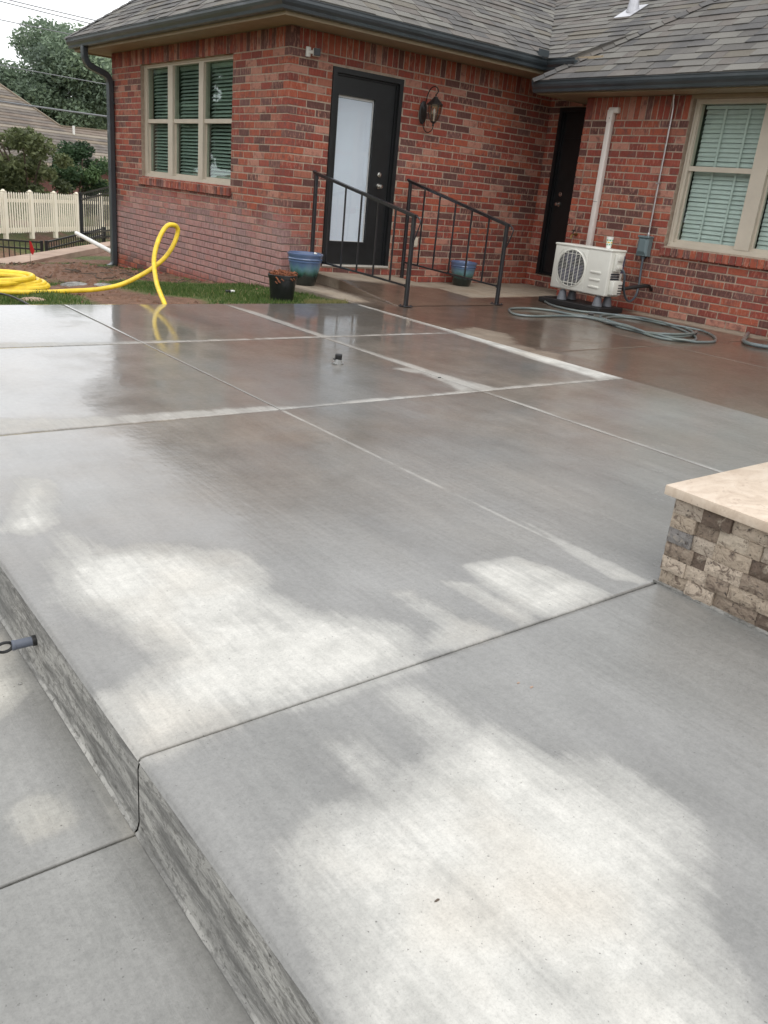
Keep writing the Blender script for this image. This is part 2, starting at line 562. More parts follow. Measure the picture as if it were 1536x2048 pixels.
def travertine_mat(name, stops, pits=True):
    N = NT(name)
    oi = N.n('ShaderNodeObjectInfo')
    r = N.math('FRACT', N.math('ADD', oi.outputs['Random'], N.attr('rnd')))
    base = N.ramp(r, stops, 'CONSTANT')
    cm = N.n('ShaderNodeCombineXYZ'); N.l(N.math('MULTIPLY', r, 9.0), cm.inputs[0])
    va = N.n('ShaderNodeVectorMath', operation='ADD'); N.l(N.pos(), va.inputs[0]); N.l(cm.outputs[0], va.inputs[1])
    n = N.noise(va.outputs[0], 26, 6, 0.72, 1.2)
    n2 = N.noise(va.outputs[0], 75, 5, 0.7)
    base = N.mix(N.ramp(n, [(0.38, 0.85), (0.48, 0.0)]), base, (0.15, 0.11, 0.085))
    base = N.mix(N.ramp(n, [(0.56, 0.0), (0.72, 0.8)]), base, (0.52, 0.45, 0.36))
    base = N.mix(N.ramp(n2, [(0.33, 0.95), (0.42, 0.0)]), base, (0.06, 0.05, 0.046))
    N.bsdf(base, 0.72, 0, N.bump(N.math('ADD', N.math('MULTIPLY', n, 1.0), N.math('MULTIPLY', n2, 0.6)), 0.014), 0.35)
    return N.m


M = {}
M['brick'] = brick_mat()
M['mortar'] = mortar_mat()
M['shingle'] = shingle_mat('shingle_mat', (0.84, 0.87, 0.90))
M['shingle_far'] = shingle_mat('shingle_far_mat', (1.22, 1.14, 1.06))
M['slab'] = slab_mat('concrete_mat', (0.205, 0.203, 0.193), (0.275, 0.271, 0.258), (0.50, 0.49, 0.455), (0.585, 0.57, 0.53), (0.232, 0.196, 0.158))
M['slab_low'] = slab_mat('low_concrete_mat', (0.205, 0.203, 0.19), (0.29, 0.285, 0.268), (0.44, 0.42, 0.37), (0.53, 0.51, 0.46), (0.235, 0.218, 0.19))
M['old'] = slab_mat('old_concrete_mat', (0.122, 0.090, 0.060), (0.185, 0.137, 0.094), (0.30, 0.245, 0.185), (0.38, 0.32, 0.25), (0.125, 0.080, 0.055))
M['riser'] = riser_mat()
M['joint'] = simple('joint_mat', (0.035, 0.030, 0.026), 0.9, scale=30)
M['ground'] = ground_mat()
M['gutter'] = simple('gutter_mat', (0.046, 0.058, 0.066), 0.34, var=0.25, scale=3, coat=0.3)
M['soffit'] = simple('soffit_mat', (0.34, 0.27, 0.18), 0.6, var=0.12, scale=4)
M['frame'] = simple('window_frame_mat', (0.55, 0.49, 0.40), 0.45, var=0.08, scale=6)
M['pvc'] = simple('pvc_white_mat', (0.78, 0.77, 0.73), 0.4, var=0.08)
M['cover'] = simple('line_cover_mat', (0.72, 0.66, 0.61), 0.4, var=0.07)
M['door'] = simple('black_door_mat', (0.010, 0.011, 0.012), 0.38, var=0.3)
M['iron'] = simple('rail_mat', (0.016, 0.017, 0.020), 0.35, var=0.4, bump=0.0008, bscale=90, coat=0.3)
M['nickel'] = simple('nickel_mat', (0.62, 0.60, 0.56), 0.25, metal=1.0)
M['alum'] = simple('threshold_mat', (0.60, 0.57, 0.52), 0.4, metal=0.3)
M['blind'] = simple('blind_mat', (0.60, 0.65, 0.62), 0.5, var=0.1)
M['blind_dark'] = simple('shade_slat_mat', (0.40, 0.45, 0.41), 0.45, var=0.12)
M['doorblind'] = simple('door_blind_mat', (0.68, 0.745, 0.80), 0.5, var=0.04, scale=2)
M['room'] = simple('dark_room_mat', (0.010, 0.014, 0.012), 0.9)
M['glass'] = glass_mat('window_glass_mat', (0.95, 0.985, 0.97), 0.0)
M['glass_dark'] = glass_mat('tinted_glass_mat', (0.87, 0.93, 0.90), 0.0)
M['glass_door'] = glass_mat('door_glass_mat', (0.985, 0.99, 1.0), 0.0)
M['ac'] = simple('ac_case_mat', (0.66, 0.65, 0.59), 0.38, var=0.06, scale=5)
M['ac_dark'] = simple('ac_dark_mat', (0.020, 0.021, 0.030), 0.5)
M['fan'] = simple('fan_blade_mat', (0.055, 0.055, 0.10), 0.35)
M['foot'] = simple('ac_foot_mat', (0.15, 0.155, 0.17), 0.5)
M['pad'] = simple('black_pad_mat', (0.012, 0.011, 0.011), 0.55, bump=0.002, bscale=40)
M['cable'] = simple('cable_mat', (0.07, 0.085, 0.10), 0.42)
M['conduit'] = simple('conduit_mat', (0.52, 0.50, 0.50), 0.3, metal=0.85)
M['ebox'] = simple('electric_box_mat', (0.145, 0.195, 0.205), 0.45, var=0.1)
M['bronze'] = simple('bronze_mat', (0.022, 0.018, 0.017), 0.38, var=0.4)
M['rubber'] = simple('nursery_pot_mat', (0.012, 0.013, 0.013), 0.32, var=0.4, bump=0.002, bscale=30)
M['soil'] = simple('wood_chip_mat', (0.34, 0.115, 0.045), 0.8, c2=(0.09, 0.035, 0.022), scale=60, bump=0.01)
M['yellow'] = simple('yellow_hose_mat', (0.80, 0.56, 0.035), 0.42, var=0.25, scale=14, bump=0.002, bscale=35)
M['hose'] = simple('grey_hose_mat', (0.10, 0.125, 0.135), 0.30, c2=(0.16, 0.19, 0.17), scale=3, coat=0.4)
M['white'] = simple('white_paint_mat', (0.75, 0.74, 0.70), 0.5)
M['picket'] = simple('picket_mat', (0.80, 0.73, 0.60), 0.5, var=0.07, scale=3)
M['far_brick'] = simple('far_brick_mat', (0.20, 0.085, 0.068), 0.85, c2=(0.12, 0.055, 0.048), scale=12)
M['bark'] = simple('bark_mat', (0.10, 0.075, 0.055), 0.9, scale=14, bump=0.02, bscale=20)
M['curb'] = simple('walkway_mat', (0.42, 0.30, 0.22), 0.7, c2=(0.30, 0.20, 0.15), scale=3)
M['red'] = simple('red_flag_mat', (0.55, 0.02, 0.025), 0.6)
M['black'] = simple('black_plastic_mat', (0.012, 0.012, 0.012), 0.4)
M['lead'] = simple('flashing_mat', (0.50, 0.50, 0.53), 0.35, metal=0.4)
M['wire'] = simple('wire_mat', (0.20, 0.21, 0.22), 0.6)
M['cap'] = travertine_mat('travertine_cap_mat', [(0.0, (0.66, 0.50, 0.35)), (1.0, (0.74, 0.58, 0.42))])
M['stone'] = travertine_mat('split_stone_mat', [(0.0, (0.48, 0.39, 0.30)), (0.22, (0.60, 0.51, 0.405)), (0.36, (0.17, 0.125, 0.095)), (0.50, (0.58, 0.48, 0.38)), (0.64, (0.33, 0.26, 0.20)), (0.80, (0.25, 0.235, 0.225)), (0.86, (0.50, 0.42, 0.34)), (1.0, (0.56, 0.48, 0.39))])
M['paper'] = simple('paper_cup_mat', (0.78, 0.78, 0.74), 0.5, var=0.03)
M['print_green'] = simple('cup_green_mat', (0.10, 0.42, 0.20), 0.5)
M['print_yellow'] = simple('cup_yellow_mat', (0.80, 0.58, 0.06), 0.5)
M['sleeve'] = simple('sleeve_mat', (0.115, 0.13, 0.165), 0.5, bump=0.001, bscale=80)
M['clear'] = simple('cloudy_plastic_mat', (0.26, 0.26, 0.25), 0.15, coat=0.6)


# travertine cap: smoother look
def cap_mat():
    N = NT('bench_cap_mat')
    p = N.pos((1, 1.8, 1))
    n = N.noise(p, 7, 6, 0.65, 1.0)
    n2 = N.noise(p, 42, 5, 0.75)
    c = N.ramp(n, [(0.3, (0.47, 0.365, 0.275)), (0.5, (0.60, 0.49, 0.385)), (0.7, (0.69, 0.59, 0.485))])
    c = N.mix(N.ramp(n2, [(0.31, 0.9), (0.37, 0.0)]), c, (0.20, 0.13, 0.09))
    c = N.mix(N.ramp(N.noise(p, 13, 5, 0.7, 0.6), [(0.30, 0.7), (0.40, 0.0)]), c, (0.30, 0.20, 0.14))
    N.bsdf(c, 0.38, 0, N.bump(N.math('ADD', N.math('MULTIPLY', n, 0.3), n2), 0.0022), 0.45)
    return N.m


M['cap'] = cap_mat()


# glazed pot: blue rim fading to green and near black base
def pot_mat():
    N = NT('glazed_pot_mat')
    tcn = N.n('ShaderNodeTexCoord'); sp = N.n('ShaderNodeSeparateXYZ'); N.l(tcn.outputs['Object'], sp.inputs[0])
    p = N.pos()
    n = N.noise(N.pos((1, 1, 0.4)), 16, 4, 0.6)
    t = N.math('ADD', sp.outputs['Z'], N.math('MULTIPLY', N.math('SUBTRACT', n, 0.5), 0.10))
    c = N.ramp(N.math('MULTIPLY', t, 3.0), [(0.27, (0.008, 0.014, 0.012)), (0.34, (0.015, 0.045, 0.038)), (0.40, (0.04, 0.105, 0.085)), (0.55, (0.10, 0.20, 0.235)), (0.72, (0.085, 0.135, 0.24)), (1.0, (0.10, 0.145, 0.26))])
    N.bsdf(c, 0.16, 0, N.bump(n, 0.001), 0.5, 0.5)
    return N.m


M['pot'] = pot_mat()

# ------------------------------------------------------------------ terrain
XE = 0.523          # face of the patio step
XA, YB, XC, XR = 5.29, 8.80, 8.844, 9.47


def smooth(a, b, x):
    t = min(1, max(0, (x - a) / (b - a)))
    return t * t * (3 - 2 * t)


def lerp_tab(tab, x):
    if x <= tab[0][0]: return tab[0][1]
    for (a, va), (b, vb) in zip(tab, tab[1:]):
        if x <= b: return va + (vb - va) * (x - a) / (b - a)
    return tab[-1][1]


def walk_d(x, y):
    """signed distance-like measure past the walkway that runs along (3.2,4.2)"""
    ax, ay = 3.55, 14.2
    dx, dy = 0.615, 0.789
    return -(x - ax) * dy * 0 + (y - ay) * dx - (x - ax) * dy


def ground_z(x, y):
    if y < 7.03 or (x > 5.16 and y < 8.95):
        return -0.27
    z = lerp_tab([(7.03, -0.03), (8.0, -0.06), (9.1, -0.14), (10.3, -0.25), (12.1, -0.37), (14, -0.49), (16, -0.56)], y - max(0.0, 3.0 - x) * 0.0)
    d = walk_d(x, y)
    near = z + 0.05 * (mnoise.noise(Vector((x * 1.6, y * 1.6, 0))) * 0.7 + 0.4 * mnoise.noise(Vector((x * 5, y * 5, 2)))) * smooth(7.2, 8.0, y) + 0.10 * math.exp(-((x - 3.9) ** 2 + (y - 12.2) ** 2) / 1.2)
    far = lerp_tab([(0.3, -0.75), (1.6, -1.45), (3.2, -1.45), (5.6, -0.92), (9, -0.75), (30, -0.6), (300, 0.0)], d)
    k = smooth(-0.35, 0.45, d)
    return near * (1 - k) + min(far, near + 3) * k


def grass_amt(x, y):
    g = 0.56 + 0.9 * mnoise.noise(Vector((x * 0.9 + 5, y * 0.9, 0)))
    g += 0.55 * smooth(8.2, 8.9, y) * (1 - smooth(10.2, 10.9, y)) * smooth(3.6, 4.2, x)     # green strip by the wall
    g += 0.45 * math.exp(-((x - 2.5) ** 2 + (y - 7.8) ** 2) / 0.25)
    g += 0.6 * smooth(4.0, 4.3, x) * (1 - smooth(8.0, 8.6, y))
    g -= 0.8 * math.exp(-(((x - 3.3) / 0.6) ** 2 + ((y - 7.5) / 0.35) ** 2))                       # bare mound by the slab
    g -= 1.0 * math.exp(-(((x - 3.9) / 1.2) ** 2 + ((y - 11.4) / 1.0) ** 2))
    g += 0.7 * math.exp(-(((x - 4.3) / 1.0) ** 2 + ((y - 13.2) / 0.5) ** 2))
    if walk_d(x, y) > 0: g = 0.50 + 0.5 * mnoise.noise(Vector((x * 0.5, y * 0.5, 4)))
    return min(1, max(0, g))


def axis(parts):
    out = []
    for a, b, st in parts:
        n = max(1, int(round((b - a) / st)))
        out += [a + (b - a) * i / n for i in range(n)]
    out.append(parts[-1][1])
    return out


xs = axis([(-300, -40, 40), (-40, -4, 4), (-4, 1, 0.5), (1, 5.4, 0.07), (5.4, 12, 0.4), (12, 40, 3), (40, 300, 40)])
ys = axis([(-300, -40, 40), (-40, 6.8, 4), (6.8, 7.03, 0.23), (7.03, 16, 0.09), (16, 30, 0.4), (30, 60, 3), (60, 400, 40)])
gv = [(x, y, ground_z(x, y)) for y in ys for x in xs]
nx = len(xs)
gf = [(j * nx + i, j * nx + i + 1, (j + 1) * nx + i + 1, (j + 1) * nx + i) for j in range(len(ys) - 1) for i in range(nx - 1)]
gm = bpy.data.meshes.new('ground')
gm.from_pydata(gv, [], gf)
at = gm.attributes.new('grass', 'FLOAT', 'POINT')
at.data.foreach_set('value', [grass_amt(v[0], v[1]) for v in gv])
gm.materials.append(M['ground'])
for pl in gm.polygons: pl.use_smooth = True
ground = bpy.data.objects.new('ground', gm); COL.objects.link(ground)
props(ground, kind='structure', label='red dirt and patchy lawn ground around the house')

# ------------------------------------------------------------------ concrete slabs
NPY = np.array


def seg_poly_dist(px, py, poly):
    """signed distance (positive inside) of points to polygon"""
    P = NPY(poly, float); n = len(P)
    dmin = np.full(px.shape, 1e9); inside = np.zeros(px.shape, bool)
    for i in range(n):
        ax, ay = P[i]; bx, by = P[(i + 1) % n]
        ex, ey = bx - ax, by - ay
        L = ex * ex + ey * ey + 1e-12
        t = np.clip(((px - ax) * ex + (py - ay) * ey) / L, 0, 1)
        d = np.hypot(px - ax - t * ex, py - ay - t * ey)
        dmin = np.minimum(dmin, d)
        c = ((ay > py) != (by > py)) & (px < (bx - ax) * (py - ay) / ((by - ay) if abs(by - ay) > 1e-12 else 1e-12) + ax)
        inside ^= c
    return np.where(inside, dmin, -dmin)


DRY = [  # outline, softness (m), strength
    ([(0.66, 0.97), (0.75, 1.02), (0.91, 1.0), (1.04, 1.01), (1.2, 1.03), (1.26, 0.91), (1.34, 0.81), (1.36, 0.7), (1.33, 0.61), (1.23, 0.52), (1.11, 0.43), (1.01, 0.2), (0.54, 0.3), (0.56, 0.63), (0.58, 0.7), (0.61, 0.8), (0.63, 0.89)], 0.06, 1.0),
    ([(0.86, 1.2), (0.94, 1.15), (0.95, 0.97), (0.84, 0.91), (0.76, 0.98)], 0.07, 0.55),
    ([(1.09, 1.27), (1.18, 1.26), (1.21, 1.11), (1.19, 1.0), (1.04, 1.01), (1.09, 1.18)], 0.06, 0.50),
    ([(1.77, 1.72), (1.97, 1.7), (2.02, 1.57), (2.05, 1.345), (1.74, 1.345), (1.7, 1.38), (1.73, 1.58)], 0.025, 0.80),
    ([(1.44, 1.67), (1.49, 1.65), (1.55, 1.345), (1.4, 1.345), (1.31, 1.38), (1.43, 1.46)], 0.04, 0.70),
    ([(1.63, 1.66), (1.71, 1.60), (1.72, 1.345), (1.64, 1.345)], 0.03, 0.65),
    ([(0.61, 2.06), (0.65, 2.3), (0.83, 2.3), (1.03, 2.24), (1.18, 2.08), (1.12, 1.81), (1.15, 1.69), (1.32, 1.49), (1.25, 1.345), (0.83, 1.345), (0.525, 1.34), (0.525, 1.57), (0.64, 1.57), (0.74, 1.67), (0.68, 1.91), (0.61, 2.01)], 0.06, 1.0),
    ([(0.77, 3.04), (0.84, 2.98), (0.76, 2.58), (0.65, 2.54), (0.56, 2.58), (0.66, 2.7)], 0.05, 1.0),
    ([(0.76, 2.56), (0.83, 2.3), (0.74, 2.12), (0.68, 2.3)], 0.06, 0.7),
    # drying bands along the joints and free edges
    ([(-0.2, 3.60), (-0.2, 3.88), (0.9, 3.86), (1.2, 3.76), (1.9, 3.71), (2.4, 3.64), (3.0, 3.64), (3.5, 3.625), (4.2, 3.66), (5.06, 3.62), (5.06, 3.60)], 0.022, 0.55),
    ([(4.80, 3.63), (4.86, 4.4), (5.00, 5.4), (5.085, 6.9), (5.16, 7.0), (5.10, 3.6)], 0.035, 0.85),
    ([(3.63, 7.0), (3.68, 6.9), (3.72, 6.4), (3.70, 5.39), (3.63, 5.39)], 0.020, 0.60),
    ([(3.63, 5.37), (3.67, 5.37), (3.70, 4.2), (3.80, 3.65), (3.5, 3.65), (3.62, 4.3)], 0.03, 0.6),
    ([(3.05, 5.39), (3.05, 5.44), (4.9, 5.42), (4.9, 5.39)], 0.015, 0.6),
    ([(-0.2, 5.39), (-0.2, 5.60), (1.2, 5.56), (1.9, 5.46), (3.0, 5.42), (3.0, 5.39)], 0.035, 0.65),
    ([(2.19, 1.35), (2.19, 3.58), (2.212, 3.58), (2.212, 1.35)], 0.006, 0.42),
    ([(3.42, 4.33), (3.60, 4.28), (3.72, 4.05), (3.55, 4.12)], 0.03, 0.45),
    ([(2.235, 1.35), (2.14, 1.42), (2.20, 1.75), (2.25, 1.95), (2.26, 1.5)], 0.02, 0.6),
    ([(3.635, 3.58), (3.665, 3.58), (3.655, 1.6), (3.63, 1.6)], 0.012, 0.45),
    # step-down pad on the left
    ([(0.31, 1.51), (0.36, 1.55), (0.42, 1.51), (0.41, 1.44), (0.33, 1.44)], 0.03, 0.8),
    ([(0.30, 2.3), (0.49, 2.3), (0.47, 1.95), (0.36, 1.86), (0.30, 2.0)], 0.03, 0.85),
]
OLD_DRY = [
    ([(6.98, 9.2), (7.04, 7.40), (8.41, 7.52), (9.0, 7.66), (9.7, 7.7), (9.7, 9.2)], 0.03, 1.0),
    ([(8.80, 2.0), (8.60, 4.2), (8.55, 4.9), (8.62, 6.3), (8.9, 6.3), (8.9, 2.0)], 0.03, 1.0),
    ([(5.02, 5.52), (5.45, 5.62), (5.55, 5.25), (5.2, 4.85), (5.3, 4.4), (5.05, 4.2), (5.0, 4.9)], 0.06, 0.62),
    ([(5.12, 9.0), (5.12, 7.1), (5.35, 7.1), (5.52, 7.6), (5.60, 8.8)], 0.05, 0.9),
]


def slab(name, x0, x1, y0, y1, z, mat, parent, film=0.5, res=0.04, skirt=0.05, drys=DRY, left_edge=0.006, xr=None, label=None, zfun=None):
    """one concrete panel: flat field, tooled rounded edges, sides down into the joint"""
    g = 0.003; gxx = 0.0016
    x0 += gxx; x1 -= gxx; y0 += g; y1 -= g

    def ax(a, b, e0):
        n = max(2, int((b - a - 0.04) / res))
        mid = [a + 0.02 + (b - a - 0.04) * i / n for i in range(n + 1)]
        return [a, a + e0 * 0.35, a + e0] + mid + [b - 0.006, b - 0.002, b]
    X = NPY(ax(x0, x1, left_edge)); Y = NPY(ax(y0, y1, 0.006))
    gx, gy = np.meshgrid(X, Y)
    gz = np.full(gx.shape, z)
    el = left_edge
    for idx, drop in ((0, el), (1, el * 0.3)):
        gz[:, idx] = np.minimum(gz[:, idx], z - drop)
    for idx, drop in ((-1, 0.003), (-2, 0.001)):
        gz[:, idx] = np.minimum(gz[:, idx], z - drop)
    for idx, drop in ((0, 0.006), (1, 0.002), (-1, 0.006), (-2, 0.002)):
        gz[idx, :] = np.minimum(gz[idx, :], z - drop)
    if xr is not None:   # skewed right-hand edge
        u = (gx - x0) / (x1 - x0)
        gx = x0 + (xr(gy) - g - x0) * u
    if zfun is not None:
        gz = gz + zfun(gx, gy)
    h, w = gx.shape
    vs = np.stack([gx, gy, gz], -1).reshape(-1, 3).tolist()
    fs = [(j * w + i, j * w + i + 1, (j + 1) * w + i + 1, (j + 1) * w + i) for j in range(h - 1) for i in range(w - 1)]
    ring = [i for i in range(w)] + [j * w + w - 1 for j in range(1, h)] + [(h - 1) * w + i for i in range(w - 2, -1, -1)] + [j * w for j in range(h - 2, 0, -1)]
    b = len(vs)
    for k in ring:
        p = vs[k]; vs.append([p[0], p[1], z - skirt])
    L = len(ring)
    for k in range(L):
        k2 = (k + 1) % L
        fs.append((ring[k], b + k, b + k2, ring[k2]))
    me = bpy.data.meshes.new(name)
    me.from_pydata(vs, [], fs)
    px = NPY([v[0] for v in vs]); py = NPY([v[1] for v in vs])
    dry = np.zeros(px.shape)
    for poly, soft, st in drys:
        d = seg_poly_dist(px, py, poly)
        t = np.clip(d / (2.2 * soft) + 0.5, 0, 1)
        t2 = np.clip(d / (6.0 * soft) + 0.45, 0, 1)
        dry = np.maximum(dry, st * (0.34 * t * t * (3 - 2 * t) + 0.66 * t2 * t2 * (3 - 2 * t2)))
    a = me.attributes.new('dry', 'FLOAT', 'POINT'); a.data.foreach_set('value', dry.astype(np.float32))
    fl = film(px, py) if callable(film) else np.full(px.shape, film)
    a = me.attributes.new('film', 'FLOAT', 'POINT'); a.data.foreach_set('value', fl.astype(np.float32))
    me.materials.append(mat)
    nf = (h - 1) * (w - 1)
    for i, pl in enumerate(me.polygons): pl.use_smooth = i < nf
    o = bpy.data.objects.new(name, me); COL.objects.link(o); o.parent = parent
    if label: o['label'] = label
    return o


patio = props(empty('patio'), kind='structure', label='new wet concrete patio of large jointed panels')
XJ = [XE, 2.20, 3.63, 5.06]
YJ = [-1.2, 1.337, 3.60, 5.385, 7.03]
xr = lambda y: 5.05 + (y - 3.6) * 0.024


def film_new(px, py):
    f = 0.22 + 0.58 * np.clip((py - 1.8) / 4.2, 0, 1)
    f += 0.38 * np.clip((2.1 - px) / 0.9, 0, 1) * np.clip((py - 1.7) / 0.6, 0, 1)
    f += 0.20 * np.clip((4.5 - np.abs(px - 3.6)) / 2, 0, 1) * np.clip((py - 5.0) / 1.0, 0, 1)
    return f


for j in range(4):
    for i in range(3):
        near = j <= 1 and i == 0
        if j <= 1 and i == 1: continue
        res = 0.018 if near else (0.028 if j <= 1 else 0.04)
        slab('concrete_slab', XJ[i], XJ[i + 2] if (i == 0 and j <= 1) else XJ[i + 1], YJ[j], YJ[j + 1], 0.0, M['slab'], patio, film_new, res,
             0.05 if i else 0.012, left_edge=0.012 if i == 0 else 0.0012, xr=xr if i == 2 else None)
mb = MB(); mb.box(XE + 0.02, 5.0, -1.2, 7.0, -0.26, -0.022); mb.obj('joint_filler', M['joint'], patio)
# step faces, one per pour, with a cove at the foot
for (ya, yb) in ((-1.2, 1.337), (1.337, 7.03)):
    mb = MB()
    ya += 0.0028; yb -= 0.0028
    n = 60
    prof = [(XE + 0.0045, -0.012), (XE + 0.001, -0.03), (XE + 0.001, -0.165), (XE - 0.003, -0.182), (XE - 0.010, -0.1880)]
    vs = []; fs = []
    for k in range(n + 1):
        y = ya + (yb - ya) * k / n
        for (x, z) in prof:
            vs.append((x + (0.002 * mnoise.noise(Vector((y * 3, z * 9, 1))) if -.16 < z < -.02 else 0), y, z))
    P = len(prof)
    for k in range(n):
        for q in range(P - 1):
            fs.append((k * P + q, (k + 1) * P + q, (k + 1) * P + q + 1, k * P + q + 1))
    mb.add(vs, fs)
    mb.obj('step_face', M['riser'], patio, smooth=True)

lower = props(empty('lower_patio'), kind='structure', label='lower concrete pad at the foot of the patio step')
slab('concrete_slab', -3.6, XE - 0.002, -1.6, 1.337, -0.19, M['slab_low'], lower, 0.06, 0.04)
slab('concrete_slab', -3.6, XE - 0.002, 1.337, 7.03, -0.19, M['slab_low'], lower, 0.10, 0.04)
mb = MB(); mb.box(-3.5, XE - 0.02, -1.5, 6.9, -0.32, -0.215); mb.obj('joint_filler', M['joint'], lower)

old = props(empty('old_patio'), kind='structure', label='older brown stained patio running along the house walls')


def film_old(px, py): return np.full(px.shape, 0.55)


OLDX = 5.062


def old_slab(x0, x1, y0, y1, skew=False):
    o = slab('old_slab', x0, x1, y0, y1, -0.004, M['old'], old, film_old, 0.045, 0.05, OLD_DRY)
    if skew:
        for v in o.data.vertices:
            u = max(0, (x1 - v.co.x) / (x1 - x0))
            v.co.x += (xr(v.co.y) + 0.004 - x0) * u
    return o


old_slab(OLDX, 6.9, 1.0, 4.52, True)
old_slab(OLDX, 6.9, 4.52, 7.06, True)
old_slab(6.9, 8.84, 1.0, 4.52)
old_slab(6.9, 8.84, 4.52, 7.62)
old_slab(5.14, 6.9, 7.06, 8.79)
old_slab(6.9, 9.46, 7.62, 8.79)

# raised landing and ramp at the back door
mb = MB()
L0, L1 = 5.64, 7.03
vs = []
prof = [(6.84, 0.0), (7.3, 0.028), (7.7, 0.062), (8.02, 0.095), (8.06, 0.1), (8.79, 0.112)]
for (y, z) in prof:
    xl = 5.54 + (y - 6.84) * 0.085
    for (x, zz) in ((xl, -0.01), (xl, z - 0.006), (xl + 0.01, z), (L1 - 0.01, z * (0.4 if y < 8.5 else 0.6)), (L1, -0.01)):
        vs.append((x, y, zz))
fs = []
for k in range(len(prof) - 1):
    for q in range(4):
        fs.append((k * 5 + q, k * 5 + q + 1, (k + 1) * 5 + q + 1, (k + 1) * 5 + q))
mb.add(vs, fs)


def attrs(o, dryf, film):
    me = o.data
    a = me.attributes.new('dry', 'FLOAT', 'POINT'); a.data.foreach_set('value', [dryf(v.co) for v in me.vertices])
    a = me.attributes.new('film', 'FLOAT', 'POINT'); a.data.foreach_set('value', [film] * len(me.vertices))


ramp = mb.obj('ramp', M['old'], old, smooth=False)
bm = bmesh.new(); bm.from_mesh(ramp.data)
bmesh.ops.subdivide_edges(bm, edges=bm.edges[:], cuts=5, use_grid_fill=True)
bm.to_mesh(ramp.data); bm.free()
attrs(ramp, lambda c: smooth(7.95, 8.25, c.y + 0.15 * (c.x - 6.0)), 0.35)

# ------------------------------------------------------------------ house
house = props(empty('brick_house', (XA, YB, 0)), label='single storey red brick house with grey shingle hip roofs and black back doors', cat='house')


def to_house(o):
    o.matrix_parent_inverse = house.matrix_world.inverted()


house.location = (0, 0, 0)

BL, BH, MJ, BD = 0.250, 0.0819, 0.0125, 0.1125
cam_p = Vector((0, 0, CAM_H))
FPX = 1666.807


def project(p):
    v = Vector(p) - cam_p
    z = v.dot(fwd)
    if z < 0.1: return None
    return (768 + FPX * v.dot(right) / z, 1024 + FPX * v.dot(down) / z, z)


# shared brick shapes: local x = along, y = depth (into wall), z = up ; origin at lower front corner
def brick_verts(L, H, D, seed, rough=0.0022):
    rg = random.Random(seed)
    c = 0.0045
    j = lambda: rg.uniform(-rough, rough)
    front = [(c, 0, c), (L - c, 0, c), (L - c, 0, H - c), (c, 0, H - c)]
    rim = [(0, c, 0), (L, c, 0), (L, c, H), (0, c, H)]
    back = [(0, D, 0), (L, D, 0), (L, D, H), (0, D, H)]
    vs = [(x + j(), y + j() * 0.7, z + j()) for x, y, z in front] + [(x + j() * 0.5, y, z + j() * 0.5) for x, y, z in rim] + back
    fs = [(0, 1, 2, 3)]
    for k in range(4):
        k2 = (k + 1) % 4
        fs.append((4 + k, 4 + k2, k2, k))
        fs.append((8 + k, 8 + k2, 4 + k2, 4 + k))
    return vs, fs


